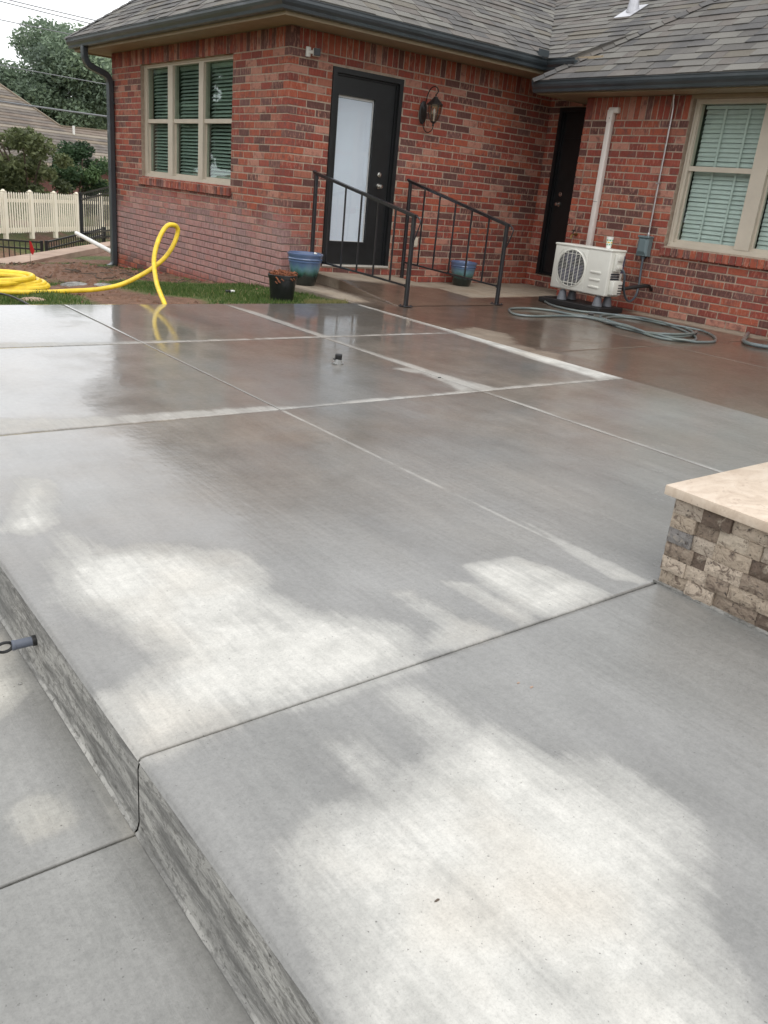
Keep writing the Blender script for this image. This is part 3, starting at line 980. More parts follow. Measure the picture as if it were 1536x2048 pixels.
def wall(name, O, u, n, W0, z0, z1, openings, sold, phase, ends, label=None):
    """O origin (3d at z=0), u along, n outward; bricks laid in running bond, soldier course on top"""
    w = empty(name, parent=house)
    if label: w['label'] = label
    O = Vector(O); u = Vector(u); n = Vector(n)
    P = lambda a, d, z: O + u * a - n * d + Vector((0, 0, z))
    # mortar body, cut round the openings
    bod = MB()
    us = sorted(set([0.0, W0] + [x for o in openings for x in o[:2]]))
    zs = sorted(set([z0, z1] + [x for o in openings for x in o[2:4]]))
    for a, b in zip(us, us[1:]):
        for c, d in zip(zs, zs[1:]):
            mu, mz = (a + b) / 2, (c + d) / 2
            if any(o[0] < mu < o[1] and o[2] < mz < o[3] for o in openings): continue
            q = [P(x, dd, z) for z in (c, d) for dd in (0.0065, 0.2) for x in (a + 0.0085 * (a == 0), b - 0.0085 * (b == W0))]
            bod.add(q, [(0, 1, 3, 2), (4, 6, 7, 5), (0, 4, 5, 1), (2, 3, 7, 6), (0, 2, 6, 4), (1, 5, 7, 3)])
    bod.obj('mortar', M['mortar'], w)
    full = []; cut = MB(); seed = 0
    rg = random.Random(hash(name) % 1000 if False else len(name) * 7 + int(W0 * 100))

    def put(a, b, z, h, whole):
        if b - a < 0.02: return
        z_in = [o for o in openings if z + h > o[2] + 0.01 and z < o[3] - 0.01]
        segs = [(a, b)]
        for o in z_in:
            ns = []
            for (s0, s1) in segs:
                if o[1] <= s0 or o[0] >= s1: ns.append((s0, s1)); continue
                if s0 < o[0]: ns.append((s0, o[0] - 0.001))
                if s1 > o[1]: ns.append((o[1] + 0.001, s1))
            segs = ns
        # trim in height against lintels and sills
        zz, hh = z, h
        for o in openings:
            if a < o[1] and b > o[0]:
                if z < o[2] <= z + h and not (z + h > o[2] + 0.01): pass
        for (s0, s1) in segs:
            if s1 - s0 < 0.025: continue
            isfull = whole and len(segs) == 1 and abs((s1 - s0) - (b - a)) < 1e-6
            zj = rg.uniform(-0.0012, 0.0012); dj = rg.uniform(0, 0.0032)
            if isfull and h < 0.1:
                full.append((s0, zz + zj, dj, rg.random()))
            else:
                vs, fs = brick_verts(s1 - s0, hh, BD, rg.random())
                cut.add([P(s0 + x, y + dj, zz + zj + z_) for x, y, z_ in vs], fs, rg.random() + 0.001)
    k = 0
    z = sold[0] - BH
    while z > z0 - BH:
        odd = k % 2
        a = -BL * (0.5 if (odd ^ phase) else 0.0)
        lo = 0.0 if not ends[0] else (0.0 if (odd ^ phase) == 0 else BD + MJ)
        hi = W0 if not ends[1] else (W0 if (odd ^ phase) == 0 else W0 - BD - MJ)
        while a < W0:
            s0, s1 = max(a, lo), min(a + BL - MJ, hi)
            if s1 > s0: put(s0, s1, z, BH - MJ, s0 == a and abs(s1 - a - BL + MJ) < 1e-9)
            a += BL
        z -= BH; k += 1
    a = 0.0
    while a < W0 - 0.02:
        b = min(a + 0.072, W0)
        put(a, b, sold[0], sold[1] - sold[0] - 0.004, False)
        a += 0.083
    return dict(w=w, P=P, full=full, cut=cut, u=u, n=n)


def rowlock(wd, a0, a1, z0, z1, out):
    """projecting brick sill under a window"""
    a = a0; par = wd['w']
    while a < a1 - 0.03:
        b = min(a + 0.072, a1)
        vs, fs = brick_verts(b - a, z1 - z0 - 0.004, 0.15 + out, a)
        mb = MB()
        mb.add([wd['P'](a + x, y - out + (0.002 * random.random()), z0 + z_ - (0.012 if y < 0.05 else 0.0)) for x, y, z_ in vs], fs, random.random())
        mb.obj('sill_brick', M['brick'], par)
        a += 0.083
    mb = MB()
    q = [wd['P'](x, d, z) for z in (z0 + 0.004, z1 - 0.012) for d in (-out + 0.012, 0.1) for x in (a0 + 0.004, a1 - 0.004)]
    mb.add(q, [(0, 1, 3, 2), (4, 6, 7, 5), (0, 4, 5, 1), (2, 3, 7, 6), (0, 2, 6, 4), (1, 5, 7, 3)])
    mb.obj('sill_mortar', M['mortar'], par)


WT = 2.655       # top of the tall walls
WC = 2.385      # top of the low wall
WA_OPEN = (10.11 - YB, 12.93 - YB, 0.965, 2.455)
wa = wall('wall', (XA, YB, 0), (0, 1, 0), (-1, 0, 0), 14.03 - YB, -0.8, WT, [WA_OPEN], (2.455, WT), 1, (True, False), 'yard side wall with pinkish white bloom on its lower bricks')
wb = wall('wall', (XA, YB, 0), (1, 0, 0), (0, -1, 0), XR - XA + 0.16, -0.15, WT, [(5.86 - XA, 6.88 - XA, 0.17, 2.345)], (2.455, WT), 0, (True, False), 'back door wall')
wr = wall('wall', (XR, 7.60, 0), (0, 1, 0), (-1, 0, 0), YB - 7.60, -0.15, WT, [(7.70 - 7.60, 8.60 - 7.60, 0.17, 2.36)], (2.455, WT), 1, (False, False), 'recessed wall in shadow')
C0 = 1.0
WC_OPEN = (3.0 - C0, 6.115 - C0, 0.79, 2.345)
wc = wall('wall', (XC, C0, 0), (0, 1, 0), (-1, 0, 0), 7.62 - C0, -0.12, WC, [WC_OPEN], (2.135, WC), 0, (False, True), 'low wall beside the air conditioner')
wt = wall('wall', (XC, 7.62, 0), (1, 0, 0), (0, 1, 0), XR - XC, -0.12, WC, [], (2.135, WC), 1, (True, False), 'return wall of the recess')
we = wall('wall', (XA, 14.03, 0), (1, 0, 0), (0, 1, 0), 3.0, -0.8, WT, [], (2.455, WT), 0, (True, False), 'far end wall')
rowlock(wa, 10.08 - YB, 12.96 - YB, 0.862, 0.962, 0.035)
rowlock(wc, 3.0 - C0, 6.14 - C0, 0.69, 0.788, 0.035)

# choose the 300 full bricks that show largest as single objects
cand = []
for wd in (wa, wb, wr, wc, wt, we):
    for k, (a, z, dj, rv) in enumerate(wd['full']):
        c = wd['P'](a + 0.12, 0, z + 0.035)
        pr = project(c)
        vis = pr is not None and -20 < pr[0] < 1556 and -20 < pr[1] < 2060 and (c - cam_p).dot(wd['n']) < 0
        dd = (cam_p - c)
        size = (-(c - cam_p).normalized().dot(wd['n'])) / max(1, dd.length) ** 2 if vis else 0
        cand.append((size, id(wd), k, wd))
cand.sort(key=lambda t: -t[0])
chosen = set((c[1], c[2]) for c in cand[:298] if c[0] > 0)
variants = []
for sdd in range(6):
    mb = MB(); v_, f_ = brick_verts(BL - MJ, BH - MJ, BD, sdd + 0.5)
    mb.add(v_, f_)
    variants.append(mb.mesh('brick', M['brick'], fix=False))
for wd in (wa, wb, wr, wc, wt, we):
    for k, (a, z, dj, rv) in enumerate(wd['full']):
        if (id(wd), k) in chosen:
            p = wd['P'](a, dj, z)
            # local x along u, local y into wall
            u = wd['u']; inn = -wd['n']
            up = Vector((0, 0, 1))
            M3 = Matrix((u, inn, up)).transposed()
            o = bpy.data.objects.new('brick', variants[int(rv * 6) % 6]); COL.objects.link(o)
            o.parent = wd['w']
            o.matrix_local = Matrix.Translation(p) @ M3.to_4x4()
        else:
            v_, f_ = brick_verts(BL - MJ, BH - MJ, BD, rv)
            wd['cut'].add([wd['P'](a + x, y + dj, z + z_) for x, y, z_ in v_], f_, rv + 0.001)
    o = wd['cut'].obj('brickwork', M['brick'], wd['w'])
    o['kind'] = 'stuff'


# ------------------------------------------------------------------ windows
def window(wd, a_list, z0, z1, zr, parent, slat_m, pitch, tilt, slat_w, glass, tapes, label, room_depth=0.5, fr=0.055, mull=0.10):
    """a_list: pane edges [(a0,a1),...] along wall; frame set back in the opening"""
    P = wd['P']
    w = empty('window', parent=parent); w['label'] = label
    A0, A1 = a_list[0][0] - fr, a_list[-1][1] + fr
    D0 = 0.075      # face depth of frame

    def blk(mbx, a, b, d0, d1, c, d):
        q = [P(x, dd, z) for z in (c, d) for dd in (d0, d1) for x in (a, b)]
        mbx.add(q, [(0, 1, 3, 2), (4, 6, 7, 5), (0, 4, 5, 1), (2, 3, 7, 6), (0, 2, 6, 4), (1, 5, 7, 3)])
    mb = MB()
    blk(mb, A0, A1, D0, D0 + 0.09, z0, z0 + 0.05)
    blk(mb, A0, A1, D0 - 0.02, D0, z0, z0 + 0.022)
    blk(mb, A0, A1, D0, D0 + 0.09, z1 - 0.045, z1)
    blk(mb, A0, a_list[0][0], D0, D0 + 0.09, z0 + 0.05, z1 - 0.045)
    blk(mb, a_list[-1][1], A1, D0, D0 + 0.09, z0 + 0.05, z1 - 0.045)
    blk(mb, A0 + 0.002, A0 + 0.022, D0 - 0.014, D0, z0 + 0.024, z1)
    blk(mb, A1 - 0.022, A1 - 0.002, D0 - 0.014, D0, z0 + 0.024, z1)
    blk(mb, A0 + 0.024, A1 - 0.024, D0 - 0.014, D0, z1 - 0.024, z1)
    for (p0, p1), (q0, q1) in zip(a_list, a_list[1:]):
        blk(mb, p1, q0, D0 - 0.006, D0 + 0.09, z0 + 0.05, z1 - 0.045)
    mb.obj('window_frame', M['frame'], w)
    for (a, b) in a_list:
        # upper sash flush, lower sash set back with its own stiles
        s = MB()
        blk(s, a, b, D0 + 0.012, D0 + 0.06, zr - 0.022, zr + 0.03)
        st = 0.022
        for (x0, x1) in ((a, a + st), (b - st, b)): blk(s, x0, x1, D0 + 0.04, D0 + 0.075, z0 + 0.05, zr - 0.022)
        blk(s, a + st, b - st, D0 + 0.04, D0 + 0.075, z0 + 0.05, z0 + 0.082)
        for (x0, x1) in ((a, a + 0.010), (b - 0.010, b)): blk(s, x0, x1, D0 + 0.016, D0 + 0.05, zr + 0.03, z1 - 0.045)
        s.obj('sash', M['frame'], w)
        gl = MB(); blk(gl, a + st, b - st, D0 + 0.052, D0 + 0.056, z0 + 0.08, zr - 0.02)
        gl.obj('pane', glass, w)
        gl = MB(); blk(gl, a + 0.010, b - 0.010, D0 + 0.026, D0 + 0.030, zr + 0.03, z1 - 0.045)
        gl.obj('pane', glass, w)
        # blind
        ln = b - a - 0.03
        sm = MB()
        n_ = 5
        for k in range(n_):   # slightly crowned slat, local x along, y depth
            y0_, y1_ = -slat_w / 2 + slat_w * k / n_, -slat_w / 2 + slat_w * (k + 1) / n_
            h0 = 0.0025 * (1 - (2 * y0_ / slat_w) ** 2); h1 = 0.0025 * (1 - (2 * y1_ / slat_w) ** 2)
            sm.add([(0, y0_, h0), (ln, y0_, h0), (ln, y1_, h1), (0, y1_, h1), (0, y0_, h0 - 0.002), (ln, y0_, h0 - 0.002), (ln, y1_, h1 - 0.002), (0, y1_, h1 - 0.002)],
                   [(0, 1, 2, 3), (7, 6, 5, 4), (0, 4, 5, 1), (2, 6, 7, 3)])
        me = sm.mesh('slat', slat_m, fix=False)
        z = z0 + 0.10
        u = wd['u']; inn = -wd['n']
        M3 = Matrix((u, inn, Vector((0, 0, 1)))).transposed().to_4x4()
        while z < z1 - 0.07:
            o = bpy.data.objects.new('slat', me); COL.objects.link(o); o.parent = w
            tt = tilt + random.uniform(-2.0, 2.0)
            o.matrix_local = Matrix.Translation(P(a + 0.015, D0 + 0.125, z + random.uniform(-.0015, .0015))) @ M3 @ Matrix.Rotation(R(random.uniform(-.25, .25)), 4, 'Y') @ Matrix.Rotation(R(tt), 4, 'X')
            z += pitch
        if tapes:
            tp = MB()
            for t in tapes:
                x = a + (b - a) * t
                blk(tp, x - 0.012, x + 0.012, D0 + 0.125 - slat_w * 0.5 - 0.003, D0 + 0.125 - slat_w * 0.5 - 0.001, z0 + 0.08, z1 - 0.06)
            tp.obj('ladder_tape', slat_m, w)
        else:
            tp = MB()
            for t in (0.18, 0.82):
                x = a + (b - a) * t
                blk(tp, x - 0.001, x + 0.001, D0 + 0.125 - slat_w * 0.5 - 0.003, D0 + 0.125 - slat_w * 0.5 - 0.001, z0 + 0.08, z1 - 0.06)
            tp.obj('ladder_cord', slat_m, w)
        hr = MB(); blk(hr, a + 0.012, b - 0.012, D0 + 0.10, D0 + 0.15, z1 - 0.085, z1 - 0.05); hr.obj('head_rail', slat_m, w)
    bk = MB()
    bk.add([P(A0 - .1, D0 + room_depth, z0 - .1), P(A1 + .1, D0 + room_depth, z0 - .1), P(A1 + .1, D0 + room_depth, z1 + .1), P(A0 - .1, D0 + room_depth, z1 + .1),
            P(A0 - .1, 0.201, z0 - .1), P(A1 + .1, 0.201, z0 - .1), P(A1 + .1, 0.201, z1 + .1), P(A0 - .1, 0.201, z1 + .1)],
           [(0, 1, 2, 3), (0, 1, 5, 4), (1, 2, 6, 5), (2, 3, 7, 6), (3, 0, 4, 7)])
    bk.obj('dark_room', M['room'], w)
    return w


y_ = lambda v: v - YB
window(wa, [(y_(10.24), y_(11.03)), (y_(11.165), y_(11.975)), (y_(12.13), y_(12.875))], 0.965, 2.455, 1.72, house, M['blind_dark'], 0.0435, 38, 0.05, M['glass_dark'], None, 'triple window with dark green slatted blinds on the yard side wall')
c_ = lambda v: v - C0
window(wc, [(c_(3.06), c_(4.15)), (c_(4.30), c_(5.095)), (c_(5.27), c_(6.055))], 0.79, 2.345, 1.635, house, M['blind'], 0.048, 68, 0.05, M['glass'], (0.30, 0.66), 'wide window with pale closed blinds and a tan frame')


# ------------------------------------------------------------------ doors
def blk3(mbx, P, a, b, d0, d1, c, d):
    q = [P(x, dd, z) for z in (c, d) for dd in (d0, d1) for x in (a, b)]
    mbx.add(q, [(0, 1, 3, 2), (4, 6, 7, 5), (0, 4, 5, 1), (2, 3, 7, 6), (0, 2, 6, 4), (1, 5, 7, 3)])


def door(wd, a0, a1, z0, z1, knob_a, lite, label, deep):
    P = wd['P']
    d = empty('door', parent=house); d['label'] = label
    f = MB()
    fw = 0.055
    blk3(f, P, a0 + .001, a0 + fw, -0.012, deep + 0.06, z0, z1 - .001)
    blk3(f, P, a1 - fw, a1 - .001, -0.012, deep + 0.06, z0, z1 - .001)
    blk3(f, P, a0 + fw, a1 - fw, -0.012, deep + 0.06, z1 - fw, z1 - .001)
    blk3(f, P, a0 + fw, a0 + fw + 0.02, deep - 0.02, deep, z0 + .02, z1 - fw)
    blk3(f, P, a1 - fw - 0.02, a1 - fw, deep - 0.02, deep, z0 + .02, z1 - fw)
    blk3(f, P, a0 + fw + .02, a1 - fw - .02, deep - 0.02, deep, z1 - fw - 0.02, z1 - fw)
    f.obj('door_frame', M['door'], d)
    l = MB()
    b0, b1 = a0 + fw + .003, a1 - fw - .003
    zb, zt = z0 + .025, z1 - fw - .004
    if lite:
        la, lb, lz0, lz1 = lite
        blk3(l, P, b0, la, deep, deep + 0.045, zb, zt)
        blk3(l, P, lb, b1, deep, deep + 0.045, zb, zt)
        blk3(l, P, la, lb, deep, deep + 0.045, zb, lz0)
        blk3(l, P, la, lb, deep, deep + 0.045, lz1, zt)
        l.obj('door_leaf', M['door'], d)
        m_ = MB()
        w = 0.028
        for (x0, x1, y0, y1) in ((la - w, la + 0.006, lz0 - w, lz1 + w), (lb - 0.006, lb + w, lz0 - w, lz1 + w), (la + 0.006, lb - 0.006, lz0 - w, lz0 + 0.006), (la + 0.006, lb - 0.006, lz1 - 0.006, lz1 + w)):
            blk3(m_, P, x0, x1, deep - 0.012, deep + 0.002, y0, y1)
        m_.obj('lite_trim', M['door'], d)
        g = MB(); blk3(g, P, la + .004, lb - .004, deep + 0.012, deep + 0.016, lz0 + .004, lz1 - .004); g.obj('pane', M['glass_door'], d)
        # raised enclosed mini blind, closed, with its head rail and side rails
        s_ = MB(); blk3(s_, P, la + .022, lb - .022, deep + 0.026, deep + 0.030, lz0 + .012, lz1 - .035); s_.obj('door_blind', M['doorblind'], d)
        r_ = MB()
        blk3(r_, P, la + .004, la + .018, deep + 0.020, deep + 0.034, lz0 + .004, lz1 - .004)
        blk3(r_, P, lb - .018, lb - .004, deep + 0.020, deep + 0.034, lz0 + .004, lz1 - .004)
        blk3(r_, P, la + .018, lb - .018, deep + 0.020, deep + 0.034, lz1 - .030, lz1 - .004)
        blk3(r_, P, la + .018, lb - .018, deep + 0.020, deep + 0.034, lz0 + .004, lz0 + .012)
        r_.obj('blind_rail', M['white'], d)
    else:
        blk3(l, P, b0, b1, deep, deep + 0.045, zb, zt)
        l.obj('door_leaf', M['door'], d)
        pn = MB()
        for (u0, u1) in ((.12, .46), (.54, .88)):
            for (v0, v1) in ((.06, .42), (.48, .80), (.85, .96)):
                x0, x1 = b0 + (b1 - b0) * u0, b0 + (b1 - b0) * u1
                y0, y1 = zb + (zt - zb) * v0, zb + (zt - zb) * v1
                blk3(pn, P, x0, x1, deep - 0.008, deep + 0.002, y0, y1)
        pn.obj('door_panel', M['door'], d)
    for kz, r0, big in ((1.265, 0.026, False), (1.134, 0.028, True)):
        k = MB()
        c = P(knob_a, deep, kz)
        nn = wd['n']
        ax = 'Y' if abs(nn.y) > .5 else 'X'
        sg = nn.y if ax == 'Y' else nn.x
        prof = [(0.0, 0.0), (r0 + .004, 0.001), (r0 + .003, 0.010), (0.011, 0.014)] + ([(0.011, 0.035), (0.024, 0.043), (0.028, 0.055), (0.022, 0.067), (0.0, 0.071)] if big else [(0.018, 0.016), (0.016, 0.026), (0.0, 0.027)])
        k.lathe([(r, z * sg) for r, z in prof], c, 20, ax)
        k.obj('knob' if big else 'deadbolt', M['nickel'], d, smooth=True)
    t = MB(); blk3(t, P, a0 + .002, a1 - .002, -0.018, deep + .04, z0 + .001, z0 + .022); t.obj('threshold', M['alum'] if lite else M['door'], d)
    bk = MB(); blk3(bk, P, a0 - .02, a1 + .02, deep + .07, deep + .08, z0 - .02, z1 + .02); bk.obj('door_backing', M['room'], d)
    return d


door(wb, 5.86 - XA, 6.88 - XA, 0.17, 2.345, 6.66 - XA, (5.975 - XA, 6.515 - XA, 0.46, 2.08), 'black door with tall narrow glass and closed white blind', 0.045)
door(wr, 0.10, 1.0, 0.17, 2.36, 8.41 - 7.60, None, 'black solid door in the shadowed recess', 0.05)

# ------------------------------------------------------------------ eaves, gutters, soffit
GPROF = [(0.0, 0.0), (0.075, 0.0), (0.082, 0.006), (0.088, 0.035), (0.112, 0.060), (0.122, 0.085), (0.122, 0.112), (0.130, 0.116), (0.130, 0.122), (0.112, 0.122), (0.112, 0.100), (0.012, 0.090), (0.012, 0.122), (0.0, 0.122)]
FA, FB, FC2 = 4.905, 8.285, 8.735      # fascia planes A (x), B (y), C' (x)
GZ = 2.675
path = [((FA, 14.56, GZ), (-1, 0)), ((FA, FB, GZ), (-1, -1)), ((FC2, FB, GZ), (-1, -1)), ((FC2, 7.72, GZ), (-1, 0))]
mb = MB(); mb.sweep(GPROF, path); mb.obj('gutter', M['gutter'], house, smooth=False)
FC = 8.485
GZC = 2.392
mb = MB(); mb.sweep(GPROF, [((FC, 8.13, GZC), (-1, 0)), ((FC, 0.6, GZC), (-1, 0))]); mb.obj('gutter', M['gutter'], house)
# end caps, seam bead and downspout
mb = MB()
mb.sweep([(0, 0), (0.075, 0), (0.088, 0.035), (0.122, 0.085), (0.122, 0.122), (0, 0.122)], [((FA, 14.562, GZ), (-1, 0)), ((FA, 14.566, GZ), (-1, 0))])
mb.sweep([(0, 0), (0.075, 0), (0.088, 0.035), (0.122, 0.085), (0.122, 0.122), (0, 0.122)], [((FC, 8.132, GZC), (-1, 0)), ((FC, 8.136, GZC), (-1, 0))])
mb.obj('gutter_end_cap', M['gutter'], house)


def rect_tube(mb, pts, w, h, side=Vector((0, 1, 0))):
    pts = [Vector(p) for p in pts]
    vs = []; k = len(pts)
    for i, p in enumerate(pts):
        t = (pts[min(i + 1, k - 1)] - pts[max(i - 1, 0)]).normalized()
        o = side.cross(t).normalized()
        c = 0.012
        for (a, b) in ((-w / 2 + c, -h / 2), (w / 2 - c, -h / 2), (w / 2, -h / 2 + c), (w / 2, h / 2 - c), (w / 2 - c, h / 2), (-w / 2 + c, h / 2), (-w / 2, h / 2 - c), (-w / 2, -h / 2 + c)):
            vs.append(p + side * a + o * b)
    fs = []
    for i in range(k - 1):
        for j in range(8):
            fs.append((i * 8 + j, i * 8 + (j + 1) % 8, (i + 1) * 8 + (j + 1) % 8, (i + 1) * 8 + j))
    fs.append(tuple(range(7, -1, -1))); fs.append(tuple((k - 1) * 8 + j for j in range(8)))
    mb.add(vs, fs)


mb = MB()
dsy = 13.98
pp = spline([(FA - 0.045, dsy, 2.69), (FA - 0.045, dsy, 2.60), (FA - 0.035, dsy, 2.52), (FA + 0.02, dsy, 2.44), (FA + 0.17, dsy, 2.385), (FA + 0.28, dsy, 2.34), (FA + 0.325, dsy, 2.26), (FA + 0.33, dsy, 2.16)], 5)
pp += [Vector((FA + 0.33, dsy, 1.0)), Vector((FA + 0.33, dsy, -0.33))] + spline([(FA + 0.33, dsy, -0.36), (FA + 0.325, dsy, -0.42), (FA + 0.29, dsy, -0.47), (FA + 0.22, dsy, -0.50)], 4)
rect_tube(mb, pp, 0.105, 0.088)
mb.obj('downspout', M['gutter'], house, smooth=True)
mb = MB()
for z in (1.95, 0.35): mb.box(FA + 0.295, XA, dsy - 0.05, dsy + 0.05, z, z + 0.025)
mb.obj('downspout_strap', M['gutter'], house)

# fascia and soffit
mb = MB()
mb.sweep([(0, 0), (0, 0.18), (-0.02, 0.18), (-0.02, 0)], [((FA - 0.001, 14.54, 2.64), (-1, 0)), ((FA - 0.001, FB - .001, 2.64), (-1, -1)), ((FC2 - .001, FB - .001, 2.64), (-1, -1)), ((FC2 - .001, 7.4, 2.64), (-1, 0))])
mb.sweep([(0, 0), (0, 0.14), (-0.02, 0.14), (-0.02, 0)], [((FC - .001, 8.12, WC - 0.005), (-1, 0)), ((FC - .001, 0.6, WC - 0.005), (-1, 0))])
mb.box(FA, 9.0, 14.52, 14.54, 2.64, 2.82)
mb.box(FC, 9.4, 8.10, 8.12, WC - 0.005, WC + 0.13)
mb.obj('fascia', M['soffit'], house)
mb = MB()
zt = WT + 0.003
mb.box(FA + .02, XA + .15, FB + .02, 14.52, zt, zt + .015)
mb.box(XA + .15, XR + .2, FB + .02, YB + .15, zt, zt + .015)
mb.box(FC2 + .02, XR + .2, 7.4, FB + .02, zt, zt + .015)
mb.box(XA + .15, 9, 14.0, 14.52, zt, zt + .015)
mb.box(FC + .02, XC + .15, 0.6, 8.10, WC + .003, WC + .018)
mb.box(XC + .15, XR - .002, 7.45, 8.10, WC + .003, WC + .018)
mb.obj('soffit', M['soffit'], house)
# wood frieze above the wide window
mb = MB(); mb.box(XC - .012, XC + .02, 2.95, 6.12, 2.348, WC); mb.obj('frieze', M['soffit'], house)

# roofs -------------------------------------------------------------
def clip_poly(poly, a, b, c):
    """keep a*x+b*y<=c"""
    out = []
    n = len(poly)
    for i in range(n):
        p, q = poly[i], poly[(i + 1) % n]
        dp, dq = a * p[0] + b * p[1] - c, a * q[0] + b * q[1] - c
        if dp <= 0: out.append(p)
        if (dp < 0 < dq) or (dq < 0 < dp):
            t = dp / (dp - dq); out.append((p[0] + (q[0] - p[0]) * t, p[1] + (q[1] - p[1]) * t))
    return out


roof_all = []


def roof_plane(parent, plan, eave_o, along, inward, slope, mat, expo=0.145, minw=0.14, maxw=0.42, seed=1, thick=0.011):
    """plan polygon (convex, xy ccw); eave_o point on eave (x,y,z); along/inward horizontal unit vectors"""
    rg = random.Random(seed)
    eo = Vector(eave_o); al = Vector((along[0], along[1], 0)); iw = Vector((inward[0], inward[1], 0))
    cosl = 1 / math.sqrt(1 + slope * slope)
    nrm = (Vector((0, 0, 1)) - iw * slope).normalized()
    ups = (iw + Vector((0, 0, slope))).normalized()

    def st(p): d = Vector((p[0], p[1], 0)) - Vector((eo.x, eo.y, 0)); return (d.dot(al), d.dot(iw) / cosl)
    poly = [st(p) for p in plan]
    A = sum(poly[i][0] * poly[(i + 1) % len(poly)][1] - poly[(i + 1) % len(poly)][0] * poly[i][1] for i in range(len(poly)))
    if A < 0: poly = poly[::-1]
    hps = []
    for i in range(len(poly)):
        p, q = poly[i], poly[(i + 1) % len(poly)]
        ex, ey = q[0] - p[0], q[1] - p[1]
        hps.append((ey, -ex, ey * p[0] - ex * p[1]))
    W3 = lambda s, t, h: eo + al * s + ups * t + nrm * h
    # deck
    dk = MB(); n = len(poly)
    dk.add([W3(s, t, -0.004) for s, t in poly] + [W3(s, t, -0.03) for s, t in poly], [tuple(range(n)), tuple(range(2 * n - 1, n - 1, -1))] + [(i, n + i, n + (i + 1) % n, (i + 1) % n) for i in range(n)])
    dk.obj('roof_deck', mat, parent)
    smin, smax = min(p[0] for p in poly), max(p[0] for p in poly)
    tmax = max(p[1] for p in poly)
    rows = int(tmax / expo) + 1
    widths = [0.16, 0.21, 0.27, 0.33, 0.40]
    meshes = {}
    stuff = MB()
    for r in range(rows):
        t0 = r * expo; s = smin - rg.random() * 0.4
        while s < smax:
            w = rg.choice(widths) * 0.95
            rect = [(s + 0.002, t0 - 0.004), (s + w - 0.002, t0 - 0.004), (s + w - 0.002, t0 + expo + 0.02), (s + 0.002, t0 + expo + 0.02)]
            cl = rect
            for h in hps:
                cl = clip_poly(cl, *h)
                if len(cl) < 3: break
            s += w
            if len(cl) < 3: continue
            whole = len(cl) == 4 and abs(cl[0][0] - rect[0][0]) < 1e-6 and all(abs(cl[k][0] - rect[k][0]) + abs(cl[k][1] - rect[k][1]) < 1e-6 for k in range(4))
            hh = thick * (1.0 + (0.6 if rg.random() < 0.45 else 0.0)) + rg.uniform(0, 0.002)
            rv = rg.random()
            ctr = W3(s - w / 2, t0 + expo / 2, 0)
            pr = project(ctr)
            vis = pr is not None and 0 < pr[0] < 1536 and 0 < pr[1] < 2048
            roof_all.append(dict(whole=whole, vis=vis, d=(ctr - cam_p).length if vis else 1e9, cl=cl, hh=hh, rv=rv, W3=W3, stuff=stuff, t0=t0, expo=expo, w=w, s0=s - w, parent=parent, mat=mat, meshes=meshes, nrm=nrm, al=al, ups=ups))
    return stuff


roof = empty('roof', parent=house)
roof['label'] = 'grey brown shingle roof of the house'
ZE = 2.80
E1 = (4.80, 8.18)
apex = (4.80 + 2.925, 14.63 - 2.925)
# heights of eave points use each plane's own slope
stA = roof_plane(roof, [(4.80, 8.18), apex, (4.80, 14.63)], (4.80, 8.18, ZE), (0, 1), (1, 0), 0.75, M['shingle'], seed=11)
sB = 0.75 * 2.925 / (apex[1] - 8.18)
yR = apex[1]
rise = 0.75 * 2.925
sC2 = 0.585
vx = 8.63 + rise / sC2
stB = roof_plane(roof, [(4.80, 8.18), (8.63, 8.18), (vx, yR), apex], (4.80, 8.18, ZE), (1, 0), (0, 1), sB, M['shingle'], seed=12)
stC2 = roof_plane(roof, [(8.63, 8.18), (8.63, 7.86), (11.4, 5.09), (13.5, 2.99), (13.5, yR), (vx, yR)], (8.63, 8.18, ZE), (0, 1), (1, 0), sC2, M['shingle'], seed=13)
stC = roof_plane(roof, [(8.37, 8.14), (8.37, 0.4), (11.4, 0.4), (11.4, 5.11)], (8.37, 8.14, 2.515), (0, 1), (1, 0), 0.72, M['shingle'], seed=14, maxw=0.4)
stE = roof_plane(roof, [(4.80, 14.63), (12.0, 14.63), (12.0, yR), apex], (4.80, 14.63, ZE), (1, 0), (0, -1), 0.75, M['shingle'], seed=15)
stCe = roof_plane(roof, [(8.37, 8.14), (11.4, 8.14), (11.4, 5.11)], (8.37, 8.14, 2.515), (1, 0), (0, -1), 0.72, M['shingle'], seed=16)
cnt = 0
roof_all.sort(key=lambda q: q['d'])
